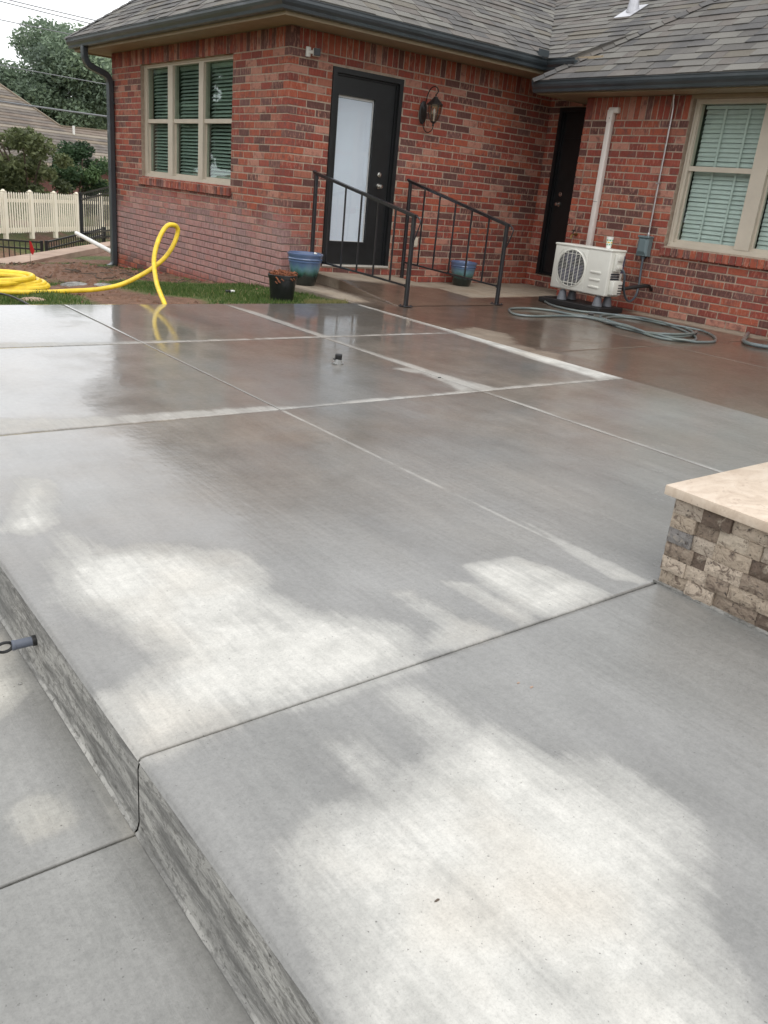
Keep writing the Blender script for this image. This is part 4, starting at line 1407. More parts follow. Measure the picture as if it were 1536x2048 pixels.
for q in roof_all:
    W3 = q['W3']
    if q['whole'] and q['vis'] and cnt < 296:
        key = (round(q['w'], 3), round(q['hh'], 3))
        if key not in q['meshes']:
            mb = MB(); w, e, hh = q['w'], q['expo'], q['hh']
            mb.add([(0.002, -0.004, 0), (w - 0.002, -0.004, 0), (w - .002, e + .02, 0), (.002, e + .02, 0), (.002, -.004, hh), (w - .002, -.004, hh), (w - .002, e + .02, hh * 0.35), (.002, e + .02, hh * .35)],
                   [(4, 5, 6, 7), (0, 1, 5, 4), (1, 2, 6, 5), (3, 0, 4, 7)])
            q['meshes'][key] = mb.mesh('shingle', q['mat'], fix=False)
        o = bpy.data.objects.new('shingle', q['meshes'][key]); COL.objects.link(o)
        o.parent = q['parent']
        M3 = Matrix((q['al'], q['ups'], q['nrm'])).transposed().to_4x4()
        o.matrix_local = Matrix.Translation(W3(q['s0'], q['t0'], 0)) @ M3
        cnt += 1
    else:
        cl = q['cl']; n = len(cl); hh = q['hh']
        hof = lambda t: hh * (1 - 0.65 * min(1, max(0, (t - q['t0']) / q['expo'])))
        vs = [W3(s, t, 0) for s, t in cl] + [W3(s, t, hof(t)) for s, t in cl]
        fs = [tuple(n + k for k in range(n))] + [(k, (k + 1) % n, n + (k + 1) % n, n + k) for k in range(n)]
        q['stuff'].add(vs, fs, q['rv'] + 0.001)
for st_ in (stA, stB, stC2, stC, stE, stCe):
    o = st_.obj('shingle_field', M['shingle'], roof); o['kind'] = 'stuff'


def hip_caps(p0, p1, nA, nB, w=0.13, step=0.145, lift=0.022, name='hip_cap'):
    """folded cap shingles along a hip; nA and nB point down each side"""
    p0 = Vector(p0); p1 = Vector(p1); d = (p1 - p0); L = d.length; d.normalize()
    nA = Vector(nA).normalized(); nB = Vector(nB).normalized()
    k = 0
    mb = MB(); up = Vector((0, 0, 1))
    h1, h0 = lift + 0.012, lift
    mb.add([Vector((0, 0, h1)), nA * w + up * (h1 - .004), nB * w + up * (h1 - .004), d * (step + .03) + up * h0, d * (step + .03) + nA * w + up * (h0 - .004), d * (step + .03) + nB * w + up * (h0 - .004),
            Vector((0, 0, h1 - .010)), nA * w + up * (h1 - .016), nB * w + up * (h1 - .016)],
           [(0, 3, 4, 1), (0, 2, 5, 3), (0, 1, 7, 6), (0, 6, 8, 2)])
    me = mb.mesh(name, M['shingle'], fix=False)
    while k * step < L:
        inst(name, me, roof, p0 + d * (k * step))
        k += 1


# down-slope directions on each side of a hip (perpendicular to the hip, in the roof plane)
def side_dirs(hip, n1, n2):
    hip = Vector(hip).normalized()
    a = Vector(n1).cross(hip).normalized(); b = Vector(n2).cross(hip).normalized()
    if a.z > 0: a = -a
    if b.z > 0: b = -b
    return a, b


def pn(slope, inward): return (Vector((0, 0, 1)) - Vector((inward[0], inward[1], 0)) * slope).normalized()


hp = Vector((3.03, -3.03, 3.03 * .72))
a_, b_ = side_dirs(hp, pn(.72, (1, 0)), pn(.72, (0, -1)))
hip_caps((8.37, 8.14, 2.515), Vector((8.37, 8.14, 2.515)) + hp, a_, b_)
hp = Vector((2.925, -2.925, 2.925 * .75))
a_, b_ = side_dirs(hp, pn(.75, (1, 0)), pn(.75, (0, -1)))
hip_caps((4.80, 14.63, ZE), Vector((4.80, 14.63, ZE)) + hp, a_, b_)
hp = Vector((apex[0] - 4.80, apex[1] - 8.18, rise))
a_, b_ = side_dirs(hp, pn(.75, (1, 0)), pn(sB, (0, 1)))
hip_caps((4.80, 8.18, ZE), Vector((4.80, 8.18, ZE)) + hp, a_, b_)
mb = MB()
for t0_, t1_ in ((0, 1),):
    a1 = Vector((8.40, 8.14, 2.50)); a2 = Vector((11.4, 5.14, 2.50 + 3.0 * .72))
    dv = Vector((0, 0, .30)); sv = Vector((.02, .02, 0))
    mb.add([(8.62, 7.885, 2.66), (8.62, 7.885, 2.805), (9.7, 6.805, 3.435), (9.7, 6.805, 3.40)], [(0, 1, 2, 3)])
    mb.add([a1, a2, a2 - dv, a1 - dv * .3, a1 + sv, a2 + sv, a2 + sv - dv, a1 + sv - dv * .3], [(0, 1, 2, 3), (7, 6, 5, 4), (0, 4, 5, 1)])
mb.obj('hip_closure', M['shingle'], roof)
# valley flashing pieces at the inner gutter corner
mb = MB()
mb.box(8.52, 8.53, 8.10, 8.30, 2.80, 2.875); mb.box(8.37, 8.55, 8.088, 8.098, 2.80, 2.875)
mb.obj('splash_guard', M['gutter'], roof)
# vent pipe through the roof
vz = ZE + sC2 * (9.86 - 8.63)
vent = empty('vent_pipe', (9.86, 7.98, vz), parent=roof)
mb = MB(); mb.lathe([(0.04, -0.1), (0.04, 0.62), (0.034, 0.62), (0.034, 0.4)], (0, 0, 0), 16); mb.obj('pipe', M['pvc'], vent, smooth=True)
mb = MB()
al_, up_ = Vector((0, 1, 0)), Vector((1, 0, sC2)).normalized()
nn_ = up_.cross(al_).normalized(); nn_ = nn_ if nn_.z > 0 else -nn_
mb.obox(nn_ * 0.018 - up_ * 0.03, al_, up_, nn_, 0.13, 0.19, 0.003)
mb.lathe([(0.085, -0.02), (0.062, 0.12), (0.048, 0.19), (0.041, 0.2)], (0, 0, 0), 16)
mb.obj('flashing', M['lead'], vent)

# ------------------------------------------------------------------ hand rails
def handrail(x, y0, y1, zt0, zt1, zb0, zb1, zbase0, label, group):
    """x plane; y0 near post (at ramp foot), y1 far post (by wall)"""
    t = props(empty('handrail', (x, y0, 0)), label=label, cat='handrail', group=group)
    tz = lambda y: zt0 + (zt1 - zt0) * (y - y0) / (y1 - y0)
    bz = lambda y: zb0 + (zb1 - zb0) * (y - y0) / (y1 - y0)
    L = y1 - y0
    post = MB(); post.cbox(-.019, .019, -.019, .019, 0.004, tz(y0) - .02, 0.004); post.obj('post', M['iron'], t)
    post = MB(); post.cbox(-.019, .019, L - .019, L + .019, zbase0, tz(y1) - .02, 0.004); post.obj('post', M['iron'], t)
    p = MB(); p.cbox(-.055, .055, -.055, .055, 0.0, 0.009, 0.002)
    for sx in (-1, 1):
        for sy in (-1, 1): p.lathe([(0.0, .021), (.007, .020), (.009, .009)], (sx * .038, sy * .038, 0), 6)
    p.obj('base_plate', M['iron'], t)
    r = MB()
    d = Vector((0, L, tz(y1) - tz(y0))).normalized()
    a = Vector((0, -.03, tz(y0 - .03))); b = Vector((0, L + .04, tz(y1 + .04)))
    up = Vector((1, 0, 0)).cross(d)
    r.obox((a + b) / 2, Vector((1, 0, 0)), d, up, 0.023, (b - a).length / 2, 0.007)
    r.obox((a + b) / 2 - Vector((0, 0, .016)), Vector((1, 0, 0)), d, up, 0.012, (b - a).length / 2, 0.010)
    r.lathe([(0.0, -.024), (.012, -.022), (.016, 0), (.012, .022), (0, .024)], tuple(b), 10, 'X')
    r.obj('top_rail', M['iron'], t)
    # bent end: short return curling from the rail down to the post
    e = MB()
    a0 = Vector((0, -.03, tz(y0 - .03) - .004))
    e.tube(spline([a0, a0 + Vector((0, -.045, -.014)), a0 + Vector((0, -.072, -.045)), a0 + Vector((0, -.064, -.09)), a0 + Vector((0, -.02, -.19)), a0 + Vector((0, .012, -.25))], 5), 0.007, 6)
    e.obj('rail_return', M['iron'], t)
    br = MB()
    br.bar((0, .015, bz(y0)), (0, L - .015, bz(y1)), 0.030, 0.018)
    br.cbox(-.018, .018, .012, .035, bz(y0) - .018, bz(y0) + .018, .003)
    br.obj('bottom_rail', M['iron'], t)
    bal = MB(); n = 6
    for k in range(1, n):
        y = y0 + L * k / n
        bb = MB(); bb.box(-.0075, .0075, L * k / n - .0075, L * k / n + .0075, bz(y) + .006, tz(y) - .024)
        bb.obj('baluster', M['iron'], t)
    return t


handrail(5.60, 6.80, 8.62, 0.895, 1.215, 0.205, 0.262, 0.10, 'left handrail of the ramp, in front of the glazed black door', 'black handrails flanking the ramp')
handrail(7.02, 6.90, 8.66, 0.872, 1.235, 0.200, 0.262, 0.06, 'right handrail of the ramp, in front of the blue pot by the brick wall', 'black handrails flanking the ramp')

# ------------------------------------------------------------------ wall lantern
lan = props(empty('wall_lantern', (7.215, YB, 2.03)), label='dark bronze carriage lantern on the brick beside the glazed door', cat='wall light')
mb = MB()
n = 24
for (s, d) in ((1.0, 0.002), (0.93, 0.022)):
    pass
vs = []
for (s, d) in ((1.0, 0.003), (1.0, 0.012), (0.86, 0.022), (0.0, 0.026)):
    for k in range(n):
        a = 2 * math.pi * k / n
        vs.append((0.058 * s * math.cos(a), -d, 0.130 * s * math.copysign(abs(math.sin(a)) ** 0.75, math.sin(a))))
fs = [(i * n + k, i * n + (k + 1) % n, (i + 1) * n + (k + 1) % n, (i + 1) * n + k) for i in range(3) for k in range(n)]
mb.add(vs, fs); mb.obj('back_plate', M['bronze'], lan, smooth=True)
LY = -0.225
mb = MB(); mb.tube(spline([(0, -.02, .06), (0, -.05, .13), (0, -.07, .20), (0, -.12, .265), (0, -.19, .282), (0, -.245, .262), (0, -.262, .228), (0, -.235, .20)], 6), 0.0065, 8); mb.obj('upper_arm', M['bronze'], lan, smooth=True)
mb = MB(); mb.tube(spline([(0, -.02, -.07), (0, -.035, -.15), (0, -.085, -.210), (0, -.155, -.222), (0, -.215, -.190), (0, -.225, -.15)], 6), 0.0055, 8)
mb.lathe([(0, -.02), (.012, -.012), (.014, 0), (.008, .012), (0, .018)], (0, -.225, -.14), 12); mb.obj('lower_scroll', M['bronze'], lan, smooth=True)
mb = MB(); mb.lathe([(0.0, .205), (.010, .195), (.008, .175), (.026, .168), (.034, .150), (.062, .125), (.088, .100), (.100, .088), (.098, .080), (.0, .082)], (0, LY, 0), 24); mb.obj('lantern_roof', M['bronze'], lan, smooth=True)
mb = MB()
for k in range(6):
    a = 2 * math.pi * k / 6 + .3
    mb.tube([(.084 * math.cos(a), LY + .084 * math.sin(a), .082), (.080 * math.cos(a), LY + .080 * math.sin(a), 0.01), (.057 * math.cos(a), LY + .057 * math.sin(a), -.075), (.026 * math.cos(a), LY + .026 * math.sin(a), -.105)], .0035, 6)
mb.lathe([(.033, -.100), (.038, -.106), (.022, -.118), (.006, -.132), (0, -.134)], (0, LY, 0), 20)
mb.obj('lantern_cage', M['bronze'], lan, smooth=True)
mb = MB(); mb.lathe([(.080, .080), (.076, .01), (.054, -.075), (.027, -.102)], (0, LY, 0), 24)
mb.obj('lantern_glass', glass_mat('lantern_glass_mat', (0.72, 0.64, 0.55), 0.10), lan, smooth=True)
mb = MB(); mb.lathe([(.008, -.10), (.009, -.02), (.014, .0), (.012, .03), (0.0, .055)], (0, LY, 0), 12); mb.obj('bulb', M['white'], lan, smooth=True)

# ------------------------------------------------------------------ security camera
sc_ = props(empty('security_camera', (5.52, YB, 2.43)), label='small white security camera with black face under the eave', cat='camera')
mb = MB(); mb.cbox(-.04, .02, -.028, -.002, -.05, .05, .010, seg=2); mb.obj('mount', M['white'], sc_, smooth=True)
mb = MB(); mb.tube([(-.01, -.02, 0), (.01, -.035, 0), (.04, -.05, 0)], .020, 10); mb.obj('arm', M['white'], sc_, smooth=True)
bd = empty('camera_body', (.060, -.075, 0.0), parent=sc_); bd.rotation_euler = (0, 0, R(-22))
mb = MB(); mb.cbox(-.040, .040, -.030, .035, -.040, .040, .010, seg=3); mb.obj('shell', M['white'], bd, smooth=True)
mb = MB(); mb.cbox(-.037, .037, -.037, -.029, -.037, .037, .003); mb.obj('lens_face', M['black'], bd)

# outlet low on the wall
ot = props(empty('wall_outlet', (7.30, YB, 0.50)), label='small tan outdoor outlet cover low on the brick behind the rails', cat='outlet')
mb = MB(); mb.cbox(-.037, .037, -.022, -.001, -.06, .06, .006); mb.obj('cover', M['frame'], ot)
mb = MB(); mb.cbox(-.026, .026, -.030, -.021, -.045, .045, .004); mb.obj('flap', M['frame'], ot)

# ------------------------------------------------------------------ air conditioner
ac = props(empty('air_conditioner', (8.05, 6.22, 0)), label='cream mini split outdoor unit standing on black pad by the wall', cat='air conditioner')
AW, AD, AZ0, AZ1 = 0.84, 0.265, 0.185, 0.70
mb = MB(); mb.cbox(0, AD, 0, AW, AZ0, AZ1 - .012, .018, seg=3); mb.obj('case', M['ac'], ac, smooth=True)
mb = MB(); mb.cbox(-.006, AD + .004, -.006, AW + .006, AZ1 - .022, AZ1 + .006, .012, seg=3); mb.obj('lid', M['ac'], ac, smooth=True)
fy, fz, fr_ = 0.545, (AZ0 + AZ1) / 2 - .002, 0.205
mb = MB(); mb.cbox(-.008, .002, .325, AW - .018, AZ0 + .012, AZ1 - .035, .006, seg=2); mb.obj('front_panel', M['ac'], ac, smooth=True)
mb = MB(); mb.lathe([(0.0, -.0085), (fr_, -.0085)], (0, fy, fz), 48, 'X'); mb.obj('fan_opening', M['ac_dark'], ac)
mb = MB(); mb.lathe([(fr_ + .014, -.0085), (fr_ + .008, -.018), (fr_, -.018), (fr_ - .003, -.009)], (0, fy, fz), 64, 'X'); mb.obj('fan_ring', M['ac'], ac, smooth=True)
fan = empty('fan', (-.010, fy, fz), parent=ac)
for k in range(3):
    mb = MB(); vs = []; nseg = 8
    a0 = 2 * math.pi * k / 3 + .5
    for i in range(nseg + 1):
        a = a0 + 1.25 * i / nseg
        for r in (.045, .12, .178):
            vs.append((-.004 + .003 * math.sin(i / nseg * 3.1), r * math.cos(a + (r * 1.6)), r * math.sin(a + (r * 1.6))))
    fs = [(i * 3 + j, i * 3 + j + 1, (i + 1) * 3 + j + 1, (i + 1) * 3 + j) for i in range(nseg) for j in range(2)]
    mb.add(vs, fs); mb.obj('fan_blade', M['fan'], fan, smooth=True)
mb = MB(); mb.lathe([(0, -.006), (.040, -.006), (.045, 0)], (0, 0, 0), 20, 'X'); mb.obj('fan_hub', M['fan'], fan, smooth=True)
# wire guard: fine rows, stouter verticals
mb = MB()
for k in range(-12, 13):
    z = k * .0160
    h = math.sqrt(max(0, fr_ ** 2 - z * z))
    mb.box(-.0215, -.0195, fy - h, fy + h, fz + z - .0014, fz + z + .0014)
mb.obj('grille_wires', M['ac'], ac)
for k in (-2, -1, 0, 1, 2):
    y = k * .062
    h = math.sqrt(max(0, fr_ ** 2 - y * y)) + .01
    mb = MB(); mb.box(-.0265, -.0215, fy + y - .0030, fy + y + .0030, fz - h, fz + h); mb.obj('grille_bar', M['ac'], ac)
for z in (-.165, .165):
    mb = MB(); mb.box(-.0262, -.0217, fy - .125, fy + .125, fz + z - .003, fz + z + .003); mb.obj('grille_bar', M['ac'], ac)
# moulded relief around the opening
mb = MB()
for (sy, sz) in ((1, 1), (-1, 1), (1, -1), (-1, -1)):
    for rr in (.222, .250):
        pts = [(-.010, fy + sy * rr * math.cos(a), fz + sz * rr * math.sin(a)) for a in (0.62, 0.78, 0.94)]
        mb.tube(pts, .003, 5)
mb.obj('panel_rib', M['ac'], ac)
for k in range(3):
    z = AZ0 + .075 + .082 * k
    mb = MB(); mb.cbox(-.012, .004, .10, .255, z, z + .026, .008, seg=2); mb.obj('louvre', M['ac'], ac, smooth=True)
# service side (faces the camera)
mb = MB()
mb.cbox(.06, .19, -.040, .002, .47, .66, .012, seg=2)
mb.obj('handle_recess', M['ac'], ac, smooth=True)
mb = MB(); mb.cbox(.08, .17, -.058, -.035, .585, .645, .010, seg=2); mb.cbox(.08, .17, -.058, -.035, .495, .54, .010, seg=2); mb.obj('handle_grip', M['ac'], ac, smooth=True)
mb = MB()
for k in range(3): mb.cbox(.05, .20, -.010, .001, .375 + .027 * k, .392 + .027 * k, .002)
mb.obj('side_vent', M['ac_dark'], ac)
mb = MB(); mb.cbox(.05, .215, -.065, .002, .21, .37, .012, seg=2); mb.obj('valve_cover', M['ac'], ac, smooth=True)
mb = MB()
for k in range(4): mb.box(.14, .2165, -.0665, -.01, .225 + .03 * k, .238 + .03 * k)
mb.obj('valve_vent', M['ac_dark'], ac)
mb = MB(); mb.box(AD - .05, AD - .003, -.002, .001, .45, .64); mb.obj('rating_label', M['fan'], ac)
for (x, y) in ((.05, .12), (.05, .66), (.23, .12), (.23, .66)):
    mb = MB(); mb.lathe([(.060, .062), (.058, .075), (.040, .155), (.038, .165), (.026, .170), (.026, .185), (0, .185)], (x, y, 0), 20); mb.obj('foot', M['foot'], ac, smooth=True)
mb = MB()
mb.cbox(-.075, .37, -.02, .92, 0.0, .060, .006)
mb.cbox(-.05, .04, .02, .22, .058, .066, .004)
mb.obj('pad', M['pad'], ac)

# paper cup on the unit
cup = props(empty('paper_cup', (8.17, 6.375, AZ1 + .007)), label='white paper cup with green and yellow print on top of the outdoor unit', cat='cup')
mb = MB(); mb.lathe([(0.0, .002), (.026, 0), (.040, .122), (.042, .124), (.042, .128), (.038, .127), (.026, .01)], (0, 0, 0), 24); mb.obj('cup_wall', M['paper'], cup, smooth=True)
for (z0_, z1_, mm, kk) in ((.085, .098, 'print_green', 7), (.060, .074, 'print_yellow', 6), (.038, .050, 'print_green', 7)):
    mb = MB()
    for k in range(kk):
        a0, a1 = 2 * math.pi * (k + .1) / kk, 2 * math.pi * (k + .78) / kk
        vs = []
        for i in range(5):
            a = a0 + (a1 - a0) * i / 4
            for z in (z0_, z1_):
                r = .026 + .014 * z / .122 + .0006
                vs.append((r * math.cos(a), r * math.sin(a), z))
        mb.add(vs, [(2 * i, 2 * i + 2, 2 * i + 3, 2 * i + 1) for i in range(4)])
    mb.obj('print', M[mm], cup)

# line-set cover running up the wall
lc = props(empty('line_cover', (XC, 7.18, 0)), label='white plastic line cover running up the brick behind the outdoor unit', cat='conduit cover')
mb = MB(); mb.cbox(-.062, -.002, -.036, .038, .20, 2.16, .010, seg=2); mb.obj('cover', M['cover'], lc, smooth=True)
mb = MB(); mb.cbox(-.070, -.002, -.042, .044, 2.10, 2.24, .012, seg=2); mb.cbox(-.060, -.002, -.105, .040, 2.20, 2.265, .012, seg=2); mb.obj('elbow', M['cover'], lc, smooth=True)
mb = MB(); mb.box(-.0635, -.060, -.034, .036, 1.20, 1.204); mb.box(-.072, -.069, -.01, -.002, 2.14, 2.15); mb.obj('screw', M['black'], lc)

# electrical disconnect
eb = props(empty('electrical_box', (XC, 6.345, 0)), label='grey electrical disconnect box left of the wide window', cat='electrical box')
mb = MB(); mb.cbox(-.085, -.002, -.075, .075, .645, .855, .006); mb.obj('box', M['ebox'], eb)
mb = MB(); mb.cbox(-.105, -.002, -.080, .080, .852, .876, .004); mb.obj('hood', M['ebox'], eb)
mb = MB()
vs = [(-.0855, -.062, .66), (-.0855, .062, .66), (-.0855, .062, .845), (-.0855, -.062, .845), (-.102, -.045, .70), (-.102, .045, .70), (-.102, .040, .83), (-.102, -.040, .83)]
mb.add(vs, [(4, 5, 6, 7), (0, 1, 5, 4), (1, 2, 6, 5), (2, 3, 7, 6), (3, 0, 4, 7)]); mb.obj('lid', M['ebox'], eb)
cd = props(empty('metal_conduit', (XC, 6.33, 0)), label='thin metal conduit from the eave down to the grey box', cat='conduit')
mb = MB(); mb.tube([(-.03, .0, .876), (-.03, .0, 1.6), (-.03, .0, 2.18), (-.035, .0, 2.26), (-.055, .0, 2.33), (-.06, .0, 2.386)], .0105, 10); mb.obj('pipe', M['conduit'], cd, smooth=True)
mb = MB(); mb.lathe([(.017, .870), (.018, .895), (.013, .915)], (-.03, 0, 0), 12); mb.obj('connector', M['conduit'], cd)
mb = MB(); mb.box(-.044, -.001, -.012, .030, 1.45, 1.465); mb.obj('strap', M['conduit'], cd)
wh = props(empty('cable_whip', (XC, 6.34, 0)), label='drooping grey cable from the electrical box to the outdoor unit', cat='cable')
mb = MB()
mb.tube(spline([(-.04, .0, .65), (-.05, -.01, .60), (-.06, -.02, .50), (-.10, -.06, .32), (-.18, -.10, .19), (-.30, -.12, .135), (-.42, -.14, .18), (-.53, -.17, .30), (-.59, -.20, .42), (-.615, -.19, .48), (-.63, -.165, .50)], 6), .0135, 10)
mb.obj('cable', M['cable'], wh, smooth=True)
mb = MB(); mb.lathe([(.024, .615), (.026, .632), (.020, .648)], (-.04, 0, 0), 12); mb.obj('gland', M['cable'], wh, smooth=True)
ls = props(empty('insulated_line_set', (XC - .16, 6.30, .28)), label='black insulated pipes bent between the outdoor unit and the brick', cat='pipe')
for dz in (0,):
    mb = MB(); mb.tube(spline([(-.36, -.11, dz), (-.20, -.16, dz + .03), (-.02, -.20, dz + .05), (.10, -.16, dz + .02), (.155, -.14, dz)], 6), .021, 10); mb.obj('pipe', M['pad'], ls, smooth=True)

# hose spigot
sg = props(empty('hose_spigot', (XC, 7.44, 0.79)), label='brass hose spigot on the brick behind the outdoor unit', cat='faucet')
mb = MB(); mb.tube([(0, 0, 0), (-.07, 0, 0), (-.095, 0, -.02), (-.10, 0, -.05)], .012, 8); mb.lathe([(.02, -.004), (.022, -.0), (.02, .006)], (-.005, 0, 0), 10, 'X'); mb.obj('body', simple('brass_mat', (0.30, 0.20, 0.07), 0.4, metal=0.8), sg, smooth=True)
mb = MB(); mb.lathe([(.026, .045), (.030, .050), (.026, .055), (.008, .052), (.006, .01)], (-.07, 0, 0), 12); mb.obj('handle', M['bronze'], sg, smooth=True)


# ------------------------------------------------------------------ pots
def glazed_pot(loc, s, label):
    t = props(empty('glazed_pot', loc), label=label, cat='flower pot', group='blue glazed pots by the back door')
    prof = [(0, .004), (.115, 0), (.125, .01), (.150, .10), (.168, .19), (.176, .235), (.182, .238), (.184, .250), (.178, .256), (.186, .262), (.190, .272), (.184, .280), (.188, .300), (.196, .312), (.196, .326), (.186, .332), (.176, .326), (.170, .29), (.160, .24)]
    mb = MB(); mb.lathe([(r * s, z * s) for r, z in prof], (0, 0, 0), 40); mb.obj('pot_wall', M['pot'], t, smooth=True)
    mb = MB(); mb.lathe([(0, .265 * s), (.172 * s, .262 * s)], (0, 0, 0), 24); mb.obj('soil', M['black'], t)
    return t


glazed_pot((5.38, 8.42, 0.0), 1.06, 'large blue glazed pot left of the ramp beside the black nursery pot')
p = glazed_pot((7.93, 8.50, 0.0), .93, 'blue glazed pot on the dry slab behind the right handrail')
wc_ = props(empty('white_scrap', (5.46, 8.33, .338)), label='small white scrap on the rim of the left blue pot', cat='scrap')
mb = MB(); mb.add([(-.02, 0, .012), (.01, -.02, .02), (.03, .01, .008), (0, .025, .03), (.01, 0, -.004)], [(0, 1, 3), (1, 2, 3), (0, 4, 1), (1, 4, 2), (2, 4, 3), (3, 4, 0)]); mb.obj('paper', M['white'], wc_)

np_ = props(empty('nursery_pot', (4.52, 7.47, ground_z(4.52, 7.47) + .0)), label='black plastic nursery pot with orange bark mulch on the grass', cat='plant pot')
mb = MB(); mb.lathe([(0, .0), (.110, 0), (.114, .01), (.138, .225), (.146, .228), (.150, .262), (.146, .266), (.141, .262), (.134, .22)], (0, 0, 0), 32); mb.obj('pot_wall', M['rubber'], np_, smooth=True)
mb = MB(); rg = random.Random(3)
mb.lathe([(0, .268), (.135, .258)], (0, 0, 0), 20)
for k in range(170):
    a = rg.random() * 6.28; r = .138 * math.sqrt(rg.random()); z = .262 + .026 * rg.random() + .02 * (1 - r / .138)
    d = Vector((rg.uniform(-1, 1), rg.uniform(-1, 1), rg.uniform(-.3, .3))).normalized()
    mb.bar(Vector((r * math.cos(a), r * math.sin(a), z)) - d * .017, Vector((r * math.cos(a), r * math.sin(a), z)) + d * .017, .011, .005)
for k in range(9):
    a = -2.2 + rg.uniform(-.9, .9); z = .20 + .05 * rg.random()
    mb.bar((.150 * math.cos(a), .150 * math.sin(a), z), (.150 * math.cos(a + .18), .150 * math.sin(a + .18), z - .02), .006, .008)
o = mb.obj('mulch', M['soil'], np_); o['kind'] = 'stuff'
mb = MB(); mb.tube(spline([(.01, 0, .24), (.015, 0, .27), (.012, .004, .295)], 3), [.006] * 6 + [.005], 6); mb.obj('stem', simple('dry_stem_mat', (.35, .30, .2), .8), np_)


# ------------------------------------------------------------------ hoses
def hose_height(pts2, r, z0):
    """lift the hose where it crosses itself"""
    out = []
    P2 = [(p[0], p[1]) for p in pts2]
    for i, p in enumerate(pts2):
        lvl = 0
        for j in range(0, i - 12):
            if (P2[j][0] - p[0]) ** 2 + (P2[j][1] - p[1]) ** 2 < (r * 2.0) ** 2: lvl += 1; break
        out.append(lvl)
    sm = []
    n = len(out)
    for i in range(n):
        w = out[max(0, i - 5):i + 6]; sm.append(sum(w) / len(w))
    return [Vector((p[0], p[1], z0 + r + min(1.0, s * 1.4) * r * 2.0)) for p, s in zip(pts2, sm)]


H1 = [(9.12, 7.10), (8.9, 7.30), (8.369, 7.409), (7.909, 6.934), (7.757, 6.586), (7.801, 6.32), (7.976, 6.192), (8.05, 6.10), (8.22, 5.95), (8.2, 5.6), (8.03, 5.15), (7.70, 4.74), (7.38, 4.60), (7.15, 4.75),
      (7.246, 5.112), (7.286, 5.394), (7.547, 5.777), (7.949, 5.93), (8.15, 5.78), (8.10, 5.40), (8.17, 5.18), (8.02, 4.98), (7.736, 4.815), (7.45, 4.79), (7.214, 4.888), (7.30, 5.06), (7.48, 5.42), (7.50, 5.62), (7.62, 5.88), (7.90, 6.06), (8.10, 6.02), (8.16, 5.80),
      (8.10, 5.3), (8.24, 5.04), (8.06, 4.769), (7.768, 4.56), (7.58, 4.50), (7.352, 4.545), (7.19, 4.69), (7.21, 4.977), (7.25, 5.251), (7.31, 5.491), (7.445, 5.786), (7.40, 5.98), (7.14, 6.06), (6.76, 6.06), (6.60, 6.17), (6.70, 6.37), (6.90, 6.55), (7.20, 6.55), (7.38, 6.38), (7.42, 6.15), (7.47, 5.9), (7.44, 5.6), (7.32, 5.3), (7.24, 4.95), (7.40, 4.80), (7.72, 4.80), (7.95, 4.90)]
hp_ = spline([(x, y, 0) for x, y in H1], 7)
gh = props(empty('garden_hose', (7.7, 5.4, 0)), label='long grey green garden hose coiled on the brown slab in front of the outdoor unit', cat='garden hose')
mb = MB(); mb.tube([p - Vector((7.7, 5.4, 0)) for p in hose_height(hp_, .0125, -.003)], .0125, 8); mb.obj('hose', M['hose'], gh, smooth=True)
mb = MB(); mb.tube([(-.10, .64, .030), (-.06, .60, .030)], .017, 8); mb.obj('coupling', M['bronze'], gh, smooth=True)
mb = MB(); mb.tube([(.25, -.50, .012), (.29, -.47, .012)], .015, 8); mb.obj('coupling', M['black'], gh, smooth=True)
h2 = props(empty('grey_hose', (8.1, 4.4, 0)), label='short end of a thick grey hose lying by the clear tub at the right wall', cat='hose')
mb = MB(); pts = spline([(8.72, 4.76, 0), (8.6, 4.70, 0), (8.35, 4.58, 0), (8.10, 4.45, 0), (7.97, 4.32, 0), (7.97, 4.18, 0), (8.10, 4.05, 0), (8.3, 3.8, 0), (8.4, 3.4, 0)], 6)
mb.tube([p - Vector((8.1, 4.4, -.018)) for p in pts], .020, 10); mb.obj('hose', M['hose'], h2, smooth=True)
tub = props(empty('plastic_tub', (8.60, 4.36, -.004)), label='cloudy plastic tub cut off by the right picture edge below the window', cat='tub')
mb = MB(); mb.lathe([(0, 0), (.09, 0), (.105, .14), (.110, .142), (.110, .15), (.10, .148), (.086, .01)], (0, 0, 0), 28); mb.obj('tub_wall', M['clear'], tub, smooth=True)

# yellow drain hose
yh = props(empty('yellow_hose', (2.0, 8.2, 0)), label='thick yellow hose coiled on the dirt and looping up before the brick wall', cat='hose')
off = Vector((2.0, 8.2, 0))
Yp = []
rg = random.Random(5)
base = [(1.0, 8.42), (1.9, 8.40), (2.28, 8.47), (2.36, 8.40), (2.1, 8.30), (1.2, 8.15)]
coil = []
for k in range(5):
    z = -.045 + .020 * k
    dx, dy = rg.uniform(-.10, .12), rg.uniform(-.04, .04)
    ex = 2.42 - .04 * k + dx * .5
    for (x, y, zz) in ((.2, 8.10 + dy, z), (1.2, 8.02 + dy, z), (1.9, 8.02 + dy, z + .01), (ex - .1, 8.09 + dy, z + .02), (ex, 8.22 + dy, z + .03), (ex - .08, 8.34 + dy, z + .04), (1.9, 8.38 + dy, z + .05), (1.1, 8.38 + dy, z + .05), (.2, 8.36 + dy, z + .05)):
        coil.append((x, y, zz))
    for (x, y, zz) in ((-.3, 8.3 + dy, z + .04), (-.45, 8.22, z + .03), (-.3, 8.14 + dy, z + .02)):
        coil.append((x, y, zz))
